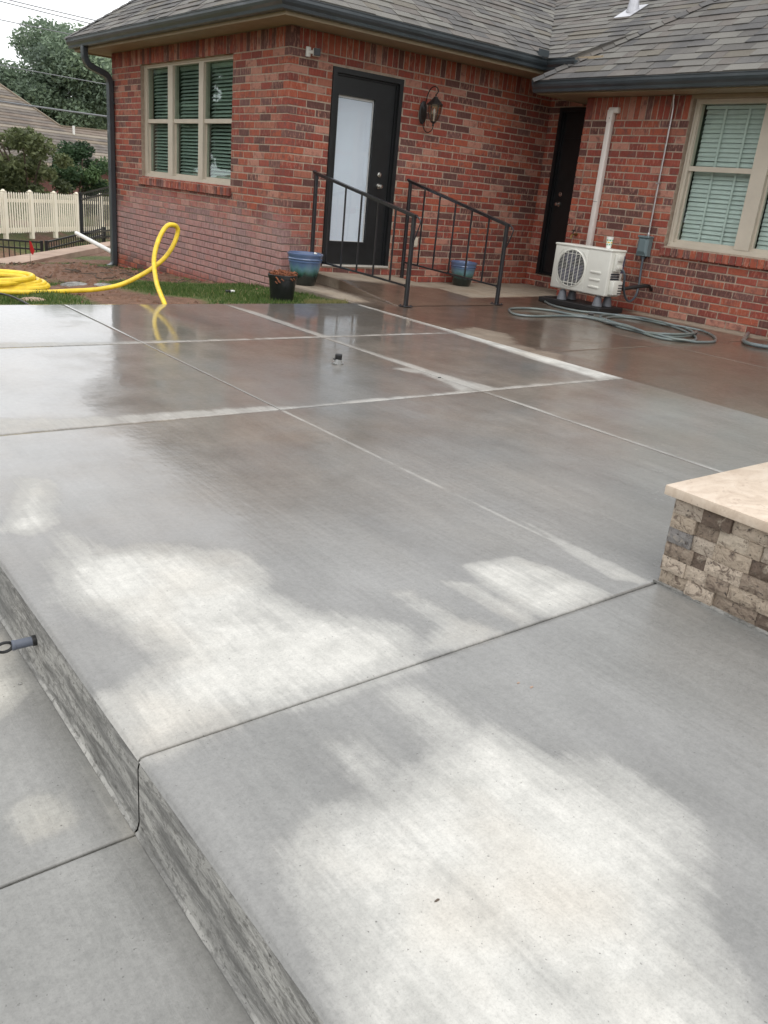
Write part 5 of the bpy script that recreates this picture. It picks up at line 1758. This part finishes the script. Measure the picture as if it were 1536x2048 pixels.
strand = [(.2, 8.12, -.03), (1.3, 7.98, -.03), (1.94, 7.96, -.035), (2.19, 7.93, -.035), (2.39, 7.96, -.035), (2.585, 8.0, -.03), (2.767, 8.0, -.02), (2.906, 7.97, .003), (3.057, 7.95, .045), (3.211, 7.94, .119), (3.345, 7.93, .20), (3.464, 7.92, .30), (3.544, 7.91, .415),
          (3.587, 7.90, .536), (3.575, 7.89, .588), (3.535, 7.88, .607), (3.463, 7.86, .598), (3.392, 7.84, .519), (3.327, 7.80, .407), (3.278, 7.74, .30), (3.225, 7.60, .203), (3.161, 7.40, .117), (3.112, 7.20, .049), (3.085, 7.08, .012), (3.07, 6.98, -.05)]
mb = MB(); mb.tube([p - off for p in spline(coil, 5)], .027, 10); mb.obj('coil', M['yellow'], yh, smooth=True)
mb = MB(); mb.tube([p - off for p in spline(strand, 5)], .0215, 12); mb.obj('hose', M['yellow'], yh, smooth=True)
th = props(empty('thin_hose', (1.9, 7.4, 0)), label='thin dark line lying over the grass at the slab edge, left', cat='hose')
mb = MB(); mb.tube(spline([(-.4, .9, -.02), (-.1, .35, -.005), (.0, .15, .0), (.03, -.2, .0), (.06, -.38, -.02)], 5), .008, 6); mb.obj('line', M['black'], th)

# ------------------------------------------------------------------ stone bench
XS, YS = 2.265, 1.333
bench = props(empty('stone_bench', (XS, YS, 0)), label='low split face travertine wall with a smooth cream cap at the right', cat='stone wall')
mb = MB(); mb.box(.012, 1.9, -1.6, -.012, 0.001, .292); mb.obj('core', M['mortar'], bench)
mb = MB(); mb.box(-.012, .02, -1.6, .012, 0.0005, .008); mb.obj('mortar_bed', M['riser'], bench)
HB = .0485
rg = random.Random(9)


def stone_piece(L, H, D, seed, amp):
    g = random.Random(seed)
    bm = bmesh.new()
    nxs, nzs = max(2, int(L / .016)), 3
    grid = []
    for j in range(nzs + 1):
        for i in range(nxs + 1):
            e = (i in (0, nxs)) or (j in (0, nzs))
            dep = -amp * (.15 + .5 * g.random()) if e else -amp * (0.4 + .8 * g.random())
            grid.append((L * i / nxs, dep + (.001 if e else 0), H * j / nzs))
    w = nxs + 1
    vs = list(grid) + [(0, D, 0), (L, D, 0), (L, D, H), (0, D, H)]
    fs = [(j * w + i, j * w + i + 1, (j + 1) * w + i + 1, (j + 1) * w + i) for j in range(nzs) for i in range(nxs)]
    b = len(grid)
    bot = [i for i in range(w)]; top = [nzs * w + i for i in range(w)]
    fs.append(tuple([b, b + 1] + bot[::-1])); fs.append(tuple([b + 3] + top + [b + 2])[::1])
    lf = [j * w for j in range(nzs + 1)]; rt = [j * w + nxs for j in range(nzs + 1)]
    fs.append(tuple([b, ] + lf + [b + 3])); fs.append(tuple([b + 1, b + 2] + rt[::-1]))
    bm.free()
    return vs, fs


for row in range(6):
    z = .005 + row * HB
    # face looking at the camera side (-x): runs along -y
    a = -rg.uniform(.0, .05) if row % 2 else -rg.uniform(.03, .07)
    a = 0.0
    first = True
    while a < 1.5:
        L = rg.choice((.045, .075, .095, .12, .14)) if not first else rg.choice((.05, .10, .085))
        first = False
        vs, fs = stone_piece(L - .0012, HB - .001, .03, rg.random(), rg.uniform(.003, .009))
        dj = rg.uniform(-.010, .006)
        mb = MB(); mb.add([(y + dj, -(a + x), z + zz) for x, y, zz in vs], fs)
        mb.obj('stone', M['stone'], bench)
        a += L
    # end face (+y side), mostly hidden
    a = 0.031
    while a < .9:
        L = rg.choice((.075, .12, .15))
        vs, fs = stone_piece(L - .0012, HB - .001, .03, rg.random(), rg.uniform(.003, .008))
        mb = MB(); mb.add([(a + x, -y + rg.uniform(0, .002), z + zz) for x, y, zz in vs], fs)
        mb.obj('stone', M['stone'], bench)
        a += L
a = .02
cy = -1.58
mb = MB(); mb.cbox(-.028, .62, -.62, .034, .298, .330, .0035, seg=2); mb.obj('cap_stone', M['cap'], bench, smooth=True)
mb = MB(); mb.cbox(-.028, .62, -1.3, -.622, .298, .330, .0035, seg=2); mb.obj('cap_stone', M['cap'], bench, smooth=True)
mb = MB(); mb.cbox(.622, 1.3, -.62, .034, .298, .330, .0035, seg=2); mb.obj('cap_stone', M['cap'], bench, smooth=True)

# ------------------------------------------------------------------ small things on the slab
sk = props(empty('deck_fitting', (3.174, 4.50, 0)), label='small black and clear fitting lying on the wet slab', cat='fitting')
mb = MB(); mb.cbox(-.036, .036, -.022, .022, 0.0, .014, .006, seg=2); mb.lathe([(.028, .0), (.024, .03), (.02, .034), (0, .034)], (0.0, 0, 0), 14); mb.obj('clear_base', M['clear'], sk, smooth=True)
mb = MB(); mb.lathe([(.022, .030), (.024, .034), (.024, .062), (.02, .066), (0, .066)], (0.004, 0, 0), 12); mb.cbox(-.036, .0, -.008, .008, .032, .040, .002); mb.obj('black_cap', M['black'], sk, smooth=True)

ps = props(empty('pipe_sleeve', (XE, 2.03, -.088)), label='grey pipe stub with an eye sticking out of the step face', cat='pipe')
mb = MB(); mb.lathe([(0.0, .004), (.0145, .004), (.0145, -.008), (.0125, -.010)], (0, 0, 0), 20, 'X'); mb.obj('collar', M['black'], ps, smooth=True)
mb = MB(); mb.lathe([(.0125, -.008), (.0130, -.030), (.0128, -.030), (.0128, -.052), (.0138, -.052), (.0138, -.058), (.012, -.060), (0, -.060)], (0, 0, 0), 20, 'X'); mb.obj('sleeve', M['sleeve'], ps, smooth=True)
mb = MB()
pts = [(-.077 + .020 * math.cos(a), .0, .0135 * math.sin(a)) for a in [2 * math.pi * k / 20 for k in range(20)]]
mb.tube(pts, .0042, 8, closed=True); mb.obj('eye_ring', M['black'], ps, smooth=True)


def leaflet(loc, s, label, mat, cat='debris'):
    t = props(empty('debris', loc), label=label, cat=cat)
    r_ = random.Random(int(loc[0] * 1000))
    mb = MB()
    n = 6
    ring = [(s * math.cos(6.28 * k / n) * r_.uniform(.5, 1.1), s * .5 * math.sin(6.28 * k / n) * r_.uniform(.6, 1.1), .001 + r_.random() * s * .3) for k in range(n)]
    mb.add(ring + [(0, 0, s * .35)] + [(x, y, 0) for x, y, z in ring], [(k, (k + 1) % n, n) for k in range(n)] + [(k, n + 1 + k, n + 1 + (k + 1) % n, (k + 1) % n) for k in range(n)])
    mb.obj('crumb', mat, t)
    return t


leaflet((.80, .735, 0), .006, 'tiny dark leaf bit on the drying patch, lower centre', M['bark'])
leaflet((1.43, 1.11, 0), .006, 'reddish crumb on the near slab below the long joint', M['curb'])
leaflet((1.415, 1.14, 0), .005, 'smaller reddish crumb just above another on the near slab', M['curb'])
leaflet((3.62, 3.98, 0), .018, 'dark crumb near the far joint crossing', M['black'])
leaflet((.47, 2.0, -.19), .010, 'grey concrete crumb at the foot of the step', M['riser'])

# debris in the grass
d1 = props(empty('scrap', (4.17, 7.91, ground_z(4.17, 7.91) + .01)), label='black and white scrap in the grass near the nursery pot', cat='scrap')
mb = MB(); mb.cbox(-.05, .0, -.02, .02, 0, .03, .006); mb.obj('black_bit', M['black'], d1)
mb = MB(); mb.cbox(.0, .05, -.012, .012, .008, .03, .006); mb.obj('white_bit', M['white'], d1)
for (x, y, s, lb) in ((2.10, 7.52, .10, 'flat tan stone at the slab edge left of the thin line'), (2.99, 9.10, .13, 'grey broken concrete chunk in the dirt'), (3.25, 9.0, .10, 'smaller grey concrete chunk right of another'), (3.55, 13.2, .09, 'tan stone on the dirt bank near the walkway')):
    t = props(empty('rock', (x, y, ground_z(x, y) - .005)), label=lb, cat='rock')
    bm = bmesh.new(); bmesh.ops.create_icosphere(bm, subdivisions=2, radius=1)
    for v in bm.verts:
        v.co = Vector((v.co.x * s * 1.3, v.co.y * s * .8, v.co.z * s * .3)) * (1 + .25 * mnoise.noise(v.co * 2 + Vector((x, y, 0))))
    me = bpy.data.meshes.new('stone'); bm.to_mesh(me); bm.free()
    me.materials.append(M['riser'] if 'grey' in lb else M['curb'])
    inst('stone_body', me, t)

# roots and clods on the dirt
mb = MB(); rg = random.Random(21)
for k in range(1500):
    x, y = rg.uniform(1.2, 5.2), rg.uniform(7.1, 14.5)
    if grass_amt(x, y) > .62 or walk_d(x, y) > -.3: continue
    s = rg.uniform(.012, .045) * (1.3 if y > 9 else .8)
    z = ground_z(x, y)
    ring = [(x + s * math.cos(1.257 * q) * rg.uniform(.6, 1.2), y + s * math.sin(1.257 * q) * rg.uniform(.6, 1.2), z - .005) for q in range(5)]
    mb.add(ring + [(x + rg.uniform(-.3, .3) * s, y + rg.uniform(-.3, .3) * s, z + s * rg.uniform(.4, .9))], [(q, (q + 1) % 5, 5) for q in range(5)])
o = mb.obj('soil_clods', M['ground'], None, kind='stuff', label='loose red brown soil clods on the bare yard')
mb = MB()
for k in range(46):
    x, y = rg.uniform(2.6, 4.9), rg.uniform(9.6, 12.8)
    a = rg.random() * 6.28; p_ = Vector((x, y, 0)); pts = []
    for q in range(5):
        pts.append(Vector((p_.x, p_.y, ground_z(p_.x, p_.y) + .012 + .02 * rg.random())))
        a += rg.uniform(-.7, .7); p_ += Vector((math.cos(a), math.sin(a), 0)) * rg.uniform(.03, .08)
    mb.tube(spline(pts, 2), rg.uniform(.004, .009), 5)
mb.obj('roots', M['bark'], None, kind='stuff', label='torn roots and straw scattered over the dug soil')

# grass blades
gmat = leaf_mat('grass_mat', [(0.0, (0.040, 0.085, 0.018)), (0.45, (0.085, 0.145, 0.035)), (0.75, (0.16, 0.19, 0.06)), (1.0, (0.33, 0.28, 0.14))])
mb = MB(); rg = random.Random(4)
k = 0
while k < 70000:
    x, y = rg.uniform(1.0, 5.27), rg.uniform(7.04, 15.0) if rg.random() < .35 else rg.uniform(7.04, 9.8)
    k += 1
    g = grass_amt(x, y)
    if walk_d(x, y) > -.2: continue
    if g < .52 or rg.random() > (g - .45) * 2.4: continue
    h = rg.uniform(.015, .045) * (1.15 if g > .9 else .9)
    if y < 7.15: h *= .7
    a = rg.random() * 6.28; w = rg.uniform(.0022, .0045)
    z = ground_z(x, y) - .004
    lx, ly = rg.uniform(-.5, .5) * h, rg.uniform(-.5, .5) * h
    dx, dy = w * math.cos(a), w * math.sin(a)
    rv = min(.999, max(.001, rg.gauss(.38, .2) + (.35 if rg.random() < .12 else 0)))
    mb.add([(x - dx, y - dy, z), (x + dx, y + dy, z), (x + lx * .4 + dx * .7, y + ly * .4 + dy * .7, z + h * .6), (x + lx * .4 - dx * .7, y + ly * .4 - dy * .7, z + h * .6), (x + lx, y + ly, z + h)], [(0, 1, 2, 3), (3, 2, 4)], rv)
me = mb.mesh('grass', gmat, fix=False)
inst('grass', me, None); bpy.data.objects['grass']['kind'] = 'stuff'; bpy.data.objects['grass']['label'] = 'short patchy green grass between the patio and the brick wall'
# straw-brown weeds at the slab corner by the nursery pot
mb = MB()
for k in range(900):
    t_ = rg.random(); x = 4.62 + .48 * t_ + rg.gauss(0, .03); y = 7.12 + rg.random() * .10
    h = rg.uniform(.02, .06)
    a = rg.random() * 6.28; w = .004
    mb.add([(x - w, y, -.03), (x + w, y, -.03), (x + rg.uniform(-1, 1) * h * .7, y + rg.uniform(-1, 1) * h * .5, -.03 + h)], [(0, 1, 2)], rg.uniform(.8, .999))
o = inst('dead_weeds', mb.mesh('dead_weeds', gmat, fix=False), None); o['kind'] = 'stuff'; o['label'] = 'dry brown weeds along the slab corner'

# ------------------------------------------------------------------ walkway, pipe, flag
mb = MB()
wpt = [(1.2, 11.0), (3.39, 13.75), (6.53, 17.8), (9.5, 21.6), (9.2, 22.2), (7.06, 19.0), (3.74, 15.0), (.9, 11.6)]
mb.add([(x, y, -.50) for x, y in wpt] + [(x, y, -1.3) for x, y in wpt], [(0, 1, 6, 7), (1, 2, 5, 6), (2, 3, 4, 5)] + [(k, (k + 1) % 8, 8 + (k + 1) % 8, 8 + k) for k in range(8)])
mb.obj('walkway', M['curb'], None, kind='structure', label='tan concrete walkway beyond the dug yard')
pv = props(empty('pvc_pipe', (5.40, 14.5, -.30)), label='white plastic drain pipe lying past the downspout', cat='pipe')
mb = MB(); mb.tube([(-.03, -.15, 0), (.10, 1.0, .03), (.27, 2.6, .08)], .038, 14); mb.obj('pipe', M['pvc'], pv, smooth=True)
fg = props(empty('marker_flag', (4.0, 14.3, -.52)), label='small red marker flag standing at the walkway edge', cat='flag')
mb = MB(); mb.tube([(0, 0, 0), (.0, 0, .40)], .003, 5); mb.obj('stake', M['black'], fg)
mb = MB(); mb.add([(0, 0, .38), (.03, .0, .35), (.075, .01, .22), (.05, .02, .15), (.02, .01, .18), (0, 0, .24)], [(0, 1, 2, 3, 4, 5)]); mb.obj('flag_cloth', M['red'], fg)

# ------------------------------------------------------------------ fences
wf = props(empty('picket_fence', (6.27, 24.51, 0)), label='cream vinyl picket fence across the neighbouring lawn', cat='fence')
WP = [(3.9, 22.3), (4.72, 23.07), (5.5, 23.82), (6.27, 24.51), (7.14, 25.21), (7.96, 25.8), (8.77, 26.32), (9.67, 26.85), (10.55, 27.32), (11.5, 27.8)]
o0 = Vector((6.27, 24.51, 0))
pk = MB(); pk.cbox(-.026, .026, -.008, .008, -.90, .10, .002); pk.add([(-.026, -.008, .10), (.026, -.008, .10), (.026, .008, .10), (-.026, .008, .10), (0, 0, .145)], [(0, 1, 4), (1, 2, 4), (2, 3, 4), (3, 0, 4)])
pkm = pk.mesh('picket', M['picket'])
po = MB(); po.cbox(-.052, .052, -.052, .052, -1.05, .16, .006); po.cbox(-.062, .062, -.062, .062, .16, .182, .004); po.lathe([(.052, .182), (.047, .205), (.018, .222), (0, .225)], (0, 0, 0), 10)
pom = po.mesh('post', M['picket'])
for (a, b) in zip(WP, WP[1:]):
    a3, b3 = Vector((*a, 0)) - o0, Vector((*b, 0)) - o0
    d = (b3 - a3); L = d.length; ang = math.atan2(d.y, d.x)
    inst('post', pom, wf, a3, (0, 0, ang))
    for z, hh in ((-.055, .09), (-.80, .11)):
        mb = MB(); dn = d.normalized(); mb.bar(a3 + dn * .06 + Vector((0, 0, z)), b3 - dn * .06 + Vector((0, 0, z)), .035, hh); mb.obj('rail', M['picket'], wf)
    for k in range(10):
        inst('picket', pkm, wf, a3 + d * ((k + .9) / 10.9) + Vector((d.y, -d.x, 0)).normalized() * .027 + Vector((0, 0, .02 + .006 * math.sin(k))), (0, 0, ang))


def iron_fence(label, P0, P1, zt0, zt1, rails, drop, pitch=.11, group='black metal fence runs below the yard'):
    t = props(empty('metal_fence', (P0[0], P0[1], 0)), label=label, cat='fence', group=group)
    a, b = Vector((0, 0, zt0)), Vector((P1[0] - P0[0], P1[1] - P0[1], zt1))
    d = b - a; L = math.hypot(d.x, d.y)
    for r in rails:
        mb = MB(); mb.bar(a + Vector((0, 0, -r)), b + Vector((0, 0, -r)), .03, .035); mb.obj('rail', M['iron'], t)
    n = max(2, int(L / pitch))
    for k in range(n + 1):
        p = a + d * (k / n)
        big = k in (0, n)
        s = .03 if big else .009
        mb = MB(); mb.box(p.x - s, p.x + s, p.y - s, p.y + s, p.z - drop, p.z + (.04 if big else 0)); mb.obj('post' if big else 'bar', M['iron'], t)


iron_fence('low black metal fence run on the left below the bank', (3.9, 20.0), (5.84, 19.96), -.61, -.673, (0.0, .15), 1.1)
iron_fence('black metal fence run sloping up between the low run and the tall one', (5.93, 19.92), (7.95, 21.9), -.66, -.45, (0.0, .15), 1.1)
iron_fence('tall black metal fence run ending behind the downspout', (7.225, 21.417), (7.42, 19.2), .348, .70, (0.0, .13, .93, 1.06), 1.10)

# ------------------------------------------------------------------ foliage
def crown(name, clumps, nleaf, size, mat, seed, parent=None, squash=.75):
    rg = random.Random(seed)
    mb = MB()
    tot = sum(r ** 2 for _, r in clumps)
    for (c, r) in clumps:
        n = int(nleaf * r * r / tot)
        tone = rg.gauss(.45, .16)
        for k in range(n):
            d = Vector((rg.gauss(0, 1), rg.gauss(0, 1), rg.gauss(0, 1))).normalized()
            q = Vector(c) + Vector((d.x * r, d.y * r, d.z * r * squash)) * (rg.random() ** .45)
            a = Vector((rg.gauss(0, 1), rg.gauss(0, 1), rg.gauss(0, .7))).normalized()
            b = a.cross(Vector((rg.gauss(0, 1), rg.gauss(0, 1), rg.gauss(0, 1)))).normalized()
            s = size * rg.uniform(.6, 1.25)
            rv = min(.999, max(.001, tone + rg.gauss(0, .14)))
            mb.add([q - a * s, q + b * s * .45, q + a * s, q - b * s * .45], [(0, 1, 2, 3)], rv)
    o = inst(name, mb.mesh(name, mat, fix=False), parent)
    return o


def tree(name, base, h, rad, seed, nleaf, size, mat, label, cat, crown_z=.35, trunk_r=.25, nclump=40, group=None):
    rg = random.Random(seed)
    t = props(empty(name, base), label=label, cat=cat, group=group)
    mb = MB()
    mb.tube(spline([(0, 0, -.3), (rg.uniform(-.1, .1), 0, h * .25), (rg.uniform(-.2, .2), rg.uniform(-.2, .2), h * .55), (0, 0, h * .85)], 4), [trunk_r * (1 - .8 * i / 12) for i in range(13)], 8)
    mb.obj('trunk', M['bark'], t, smooth=True)
    clumps = []
    for k in range(nclump):
        d = Vector((rg.gauss(0, 1), rg.gauss(0, 1), rg.gauss(0, 1))).normalized() * (rg.random() ** .4)
        zc = h * (crown_z + (1 - crown_z) / 2)
        c = Vector((d.x * rad * .8, d.y * rad * .8, zc + d.z * h * (1 - crown_z) / 2 * .85))
        clumps.append((c, rad * rg.uniform(.16, .32)))
    for k in range(9):
        c = rg.choice(clumps)[0]; s_ = Vector((0, 0, h * rg.uniform(.25, .5)))
        l = MB(); l.tube(spline([s_, s_.lerp(c, .5) + Vector((0, 0, .2)), c], 3), [trunk_r * .35 * (1 - .12 * i) for i in range(7)], 6); l.obj('limb', M['bark'], t, smooth=True)
    crown('crown', clumps, nleaf, size, mat, seed + 1, t)
    return t


lf1 = leaf_mat('hazed_tree_leaf_mat', [(0.0, (0.135, 0.175, 0.14)), (0.5, (0.195, 0.26, 0.18)), (1.0, (0.28, 0.36, 0.235))])  # distance haze put into the leaf colour: paler, greyer, less contrast
lf2 = leaf_mat('olive_leaf_mat', [(0.0, (0.055, 0.07, 0.033)), (0.5, (0.13, 0.155, 0.068)), (1.0, (0.26, 0.28, 0.14))])
lf3 = leaf_mat('dark_leaf_mat', [(0.0, (0.025, 0.048, 0.026)), (0.5, (0.058, 0.105, 0.048)), (1.0, (0.12, 0.19, 0.075))])
lf4 = leaf_mat('hedge_leaf_mat', [(0.0, (0.050, 0.090, 0.020)), (0.5, (0.12, 0.17, 0.045)), (1.0, (0.22, 0.27, 0.08))])

tree('shade_tree', (21.8, 68.0, 0.0), 10.4, 5.9, 31, 46000, .17, lf1, 'big full green tree rising behind the neighbouring roof', 'tree', .10, .35, 85)
tree('shade_tree', (30.5, 74.0, 0.0), 9.2, 5.2, 37, 15000, .20, lf1, 'second green tree, farther right behind the gutter end', 'tree', .10, .3, 50)
tree('shade_tree', (18.0, 70.5, 0.0), 7.6, 4.2, 41, 12000, .20, lf1, 'lower green tree at the left edge behind the neighbouring roof', 'tree', .10, .3, 36)
# trees to the left of the camera, seen only mirrored in the window panes
for i_, (tx, ty, th_, tr_) in enumerate(((-12, 15.5, 6.6, 4.4), (-16, 22.0, 8.5, 5.2), (-9, 30, 8.5, 4.6), (-5, 40, 9.5, 5.0), (-11, 37, 9.5, 5.0), (-17, 11, 6.2, 4.2))):
    tree('yard_tree', (tx, ty, -.6), th_, tr_, 51 + 2 * i_, 10000, .34, lf1, ('yard tree off to the left, third from the front', 'yard tree off to the left with the widest crown', 'yard tree off to the left nearest the picket fence', 'yard tree off to the left farthest from the house', 'yard tree off to the left behind the others', 'yard tree off to the left standing nearest the patio')[i_], 'tree', .04, .2, 36, 'yard trees off to the left')


def shrub(name, c, rad, h, seed, n, size, mat, label):
    rg = random.Random(seed)
    t = props(empty(name, c), label=label, cat='shrub')
    st_ = MB()
    for k in range(6):
        a = rg.random() * 6.28
        st_.tube(spline([(0, 0, -.2), (.2 * math.cos(a), .2 * math.sin(a), h * .3), (rad * .6 * math.cos(a), rad * .6 * math.sin(a), h * .75)], 3), .025, 5)
    st_.obj('stem', M['bark'], t)
    cl = []
    for k in range(26):
        d = Vector((rg.gauss(0, 1), rg.gauss(0, 1), rg.gauss(0, 1))).normalized() * (rg.random() ** .4)
        cl.append((Vector((d.x * rad * .8, d.y * rad * .8, h * .52 + d.z * h * .42)), rad * rg.uniform(.2, .36)))
    crown('foliage', cl, n, size, mat, seed + 1, t)


shrub('olive_shrub', (7.7, 27.3, -.7), 1.35, 2.75, 61, 9000, .075, lf2, 'rounded olive green shrub behind the left part of the picket fence')
shrub('olive_shrub', (5.6, 26.6, -.7), 1.1, 2.75, 62, 6000, .075, lf2, 'olive green shrub cut by the left picture edge')
shrub('evergreen_shrub', (9.75, 29.2, -.7), 1.15, 2.45, 63, 9000, .06, lf3, 'dark green evergreen shrub right of the olive one')
shrub('low_shrub', (11.2, 30.0, -.8), 1.3, 1.25, 65, 4000, .06, lf4, 'low yellow green shrub in front of the far brick wall')
hd = props(empty('clipped_hedge', (8.0, 27.2, -.7)), label='low green hedge running just behind the picket fence', cat='hedge')
crown('foliage', [(Vector((-3.4 + .45 * k, -3.0 + .42 * k + (.1 * math.sin(k * 3)), .42 + .06 * math.sin(k * 2.1))), .48) for k in range(15)], 8000, .05, lf4, 66, hd)

# ------------------------------------------------------------------ neighbouring house
nh = props(empty('neighbour_house', (15.0, 45.0, 0)), label='far low house with brown shingle roof behind the fence', cat='house')
n_off = Vector((15.0, 45.0, 0))
V = lambda *a: Vector(a) - n_off
# main slope facing the camera
Pk = [V(8.2, 39.75, -.1), V(10.51, 41.35, .29), V(16.43, 44.62, .88), V(21.5, 47.5, 1.40), V(22.9, 51.2, 3.3), V(18.8, 48.87, 2.72), V(15.07, 47.29, 2.61), V(12.89, 49.56, 4.28), V(11.2, 51.3, 5.55), V(7.0, 50.0, 5.7)]
e0, e1 = V(8.2, 40.1, .02), V(21.5, 47.45, 1.33)


def nb_plane_z(x, y):
    n = Vector((0.173, -0.47, 0.865)); p0 = V(17.884, 48.489, 2.694)
    return p0.z - (n.x * (x - p0.x) + n.y * (y - p0.y)) / n.z


poly = [(p.x, p.y) for p in [V(8.0, 40.0, 0), V(16.43, 44.62, 0), V(21.8, 47.0, 0), V(22.6, 50.6, 0), V(18.8, 48.87, 0), V(15.07, 47.29, 0), V(12.89, 49.56, 0), V(11.2, 51.3, 0), V(6.0, 49.0, 0)]]
# shingle courses: long stepped strips following the contour of the slope
ndir = Vector((0.173, -0.47, 0)).normalized()      # downhill
cdir = Vector((-ndir.y, ndir.x, 0))
mb = MB()
sl = 0.50 / 0.865


def clip_concave(strip_lo, strip_hi):
    # split roof into two convex parts
    parts = [[poly[0], poly[1], poly[5], poly[6], poly[7], poly[8]], [poly[1], poly[2], poly[3], poly[4], poly[5]]]
    res = []
    for pp_ in parts:
        q = clip_poly(pp_, ndir.x, ndir.y, strip_hi)
        if len(q) >= 3: q = clip_poly(q, -ndir.x, -ndir.y, -strip_lo)
        if len(q) >= 3: res.append(q)
    return res


dmin = min(p[0] * ndir.x + p[1] * ndir.y for p in poly); dmax = max(p[0] * ndir.x + p[1] * ndir.y for p in poly)
course = .24
k = 0
rg = random.Random(77)
while dmin + k * course < dmax:
    lo = dmin + k * course; hi = lo + course
    for q in clip_concave(lo, hi):
        n = len(q)
        def hgt(p):
            t = ((p[0] * ndir.x + p[1] * ndir.y) - lo) / course
            return nb_plane_z(p[0], p[1]) + .01 + .035 * t
        top = [(p[0], p[1], hgt(p)) for p in q]
        bot = [(p[0], p[1], nb_plane_z(p[0], p[1]) - .04) for p in q]
        mb.add(top + bot, [tuple(range(n))] + [(i, (i + 1) % n, n + (i + 1) % n, n + i) for i in range(n)], rg.random() * .6 + .001)
    k += 1
o = mb.obj('roof', M['shingle_far'], nh)
# ridge line trim and wall below the eave
mb = MB()
for (a, b) in ((V(18.8, 48.87, 2.74), V(15.07, 47.29, 2.64)), (V(15.07, 47.29, 2.64), V(12.89, 49.56, 4.31)), (V(12.89, 49.56, 4.31), V(11.2, 51.3, 5.6)), (V(22.6, 50.6, 2.95), V(18.8, 48.87, 2.74))):
    mb.bar(a, b, .16, .07)
mb.obj('ridge', M['shingle_far'], nh)
mb = MB(); mb.bar(V(8.0, 40.0, nb_plane_z(*poly[0][:2]) - .08), V(16.43, 44.62, nb_plane_z(*poly[1]) - .06), .06, .14); mb.bar(V(16.43, 44.62, nb_plane_z(*poly[1]) - .06), V(21.8, 47.0, nb_plane_z(*poly[2]) - .06), .06, .14); mb.obj('fascia', M['soffit'], nh)
mb = MB()
for (a, b) in ((V(8.0, 40.5, 0), V(16.6, 45.2, 0)), (V(16.6, 45.2, 0), V(22.0, 47.7, 0))):
    za, zb = nb_plane_z(a.x, a.y), nb_plane_z(b.x, b.y)
    mb.add([(a.x, a.y, -1.0), (b.x, b.y, -1.0), (b.x, b.y, zb), (a.x, a.y, za), (a.x + .2, a.y + .3, -1.0), (b.x + .2, b.y + .3, -1.0), (b.x + .2, b.y + .3, zb), (a.x + .2, a.y + .3, za)], [(0, 1, 2, 3), (5, 4, 7, 6), (3, 2, 6, 7)])
mb.obj('wall', M['far_brick'], nh)
mb = MB(); mb.box(15.62 - 15 - .05, 15.62 - 15 + .05, 46.9 - 45 - .05, 46.9 - 45 + .05, nb_plane_z(.62, 1.9) - .02, nb_plane_z(.62, 1.9) + .42); mb.obj('vent_pipe', M['white'], nh)

# ------------------------------------------------------------------ overhead wires
def wire(p0, p1, r, sag, label):
    t = props(empty('overhead_wire', p0), label=label, cat='wire', group='overhead wires at the upper left')
    a, b = Vector(p0), Vector(p1)
    d = b - a
    a2 = a - d * 1.5; b2 = b + d * 1.5
    pts = []
    for k in range(25):
        u = k / 24
        q = a2.lerp(b2, u); q.z -= sag * (1 - (2 * u - 1) ** 2) - sag * .9
        pts.append(q - a)
    mb = MB(); mb.tube(pts, r, 6); mb.obj('cable', M['wire'], t)


wire((8.8, 36.96, 6.33), (12.4, 33.68, 5.66), .018, .25, 'upper overhead wire of the close pair')
wire((8.82, 36.99, 6.44), (12.41, 33.71, 5.80), .018, .25, 'topmost overhead wire of the close pair')
wire((9.27, 39.17, 5.97), (14.53, 34.51, 5.28), .018, .25, 'thin overhead wire just below the pair')
wire((11.25, 48.21, 5.14), (16.57, 43.58, 4.58), .022, .25, 'pale overhead wire crossing the big tree')
wire((13.2, 45.72, 3.32), (16.34, 43.06, 3.16), .045, .1, 'thick pale overhead cable just above the far roof')
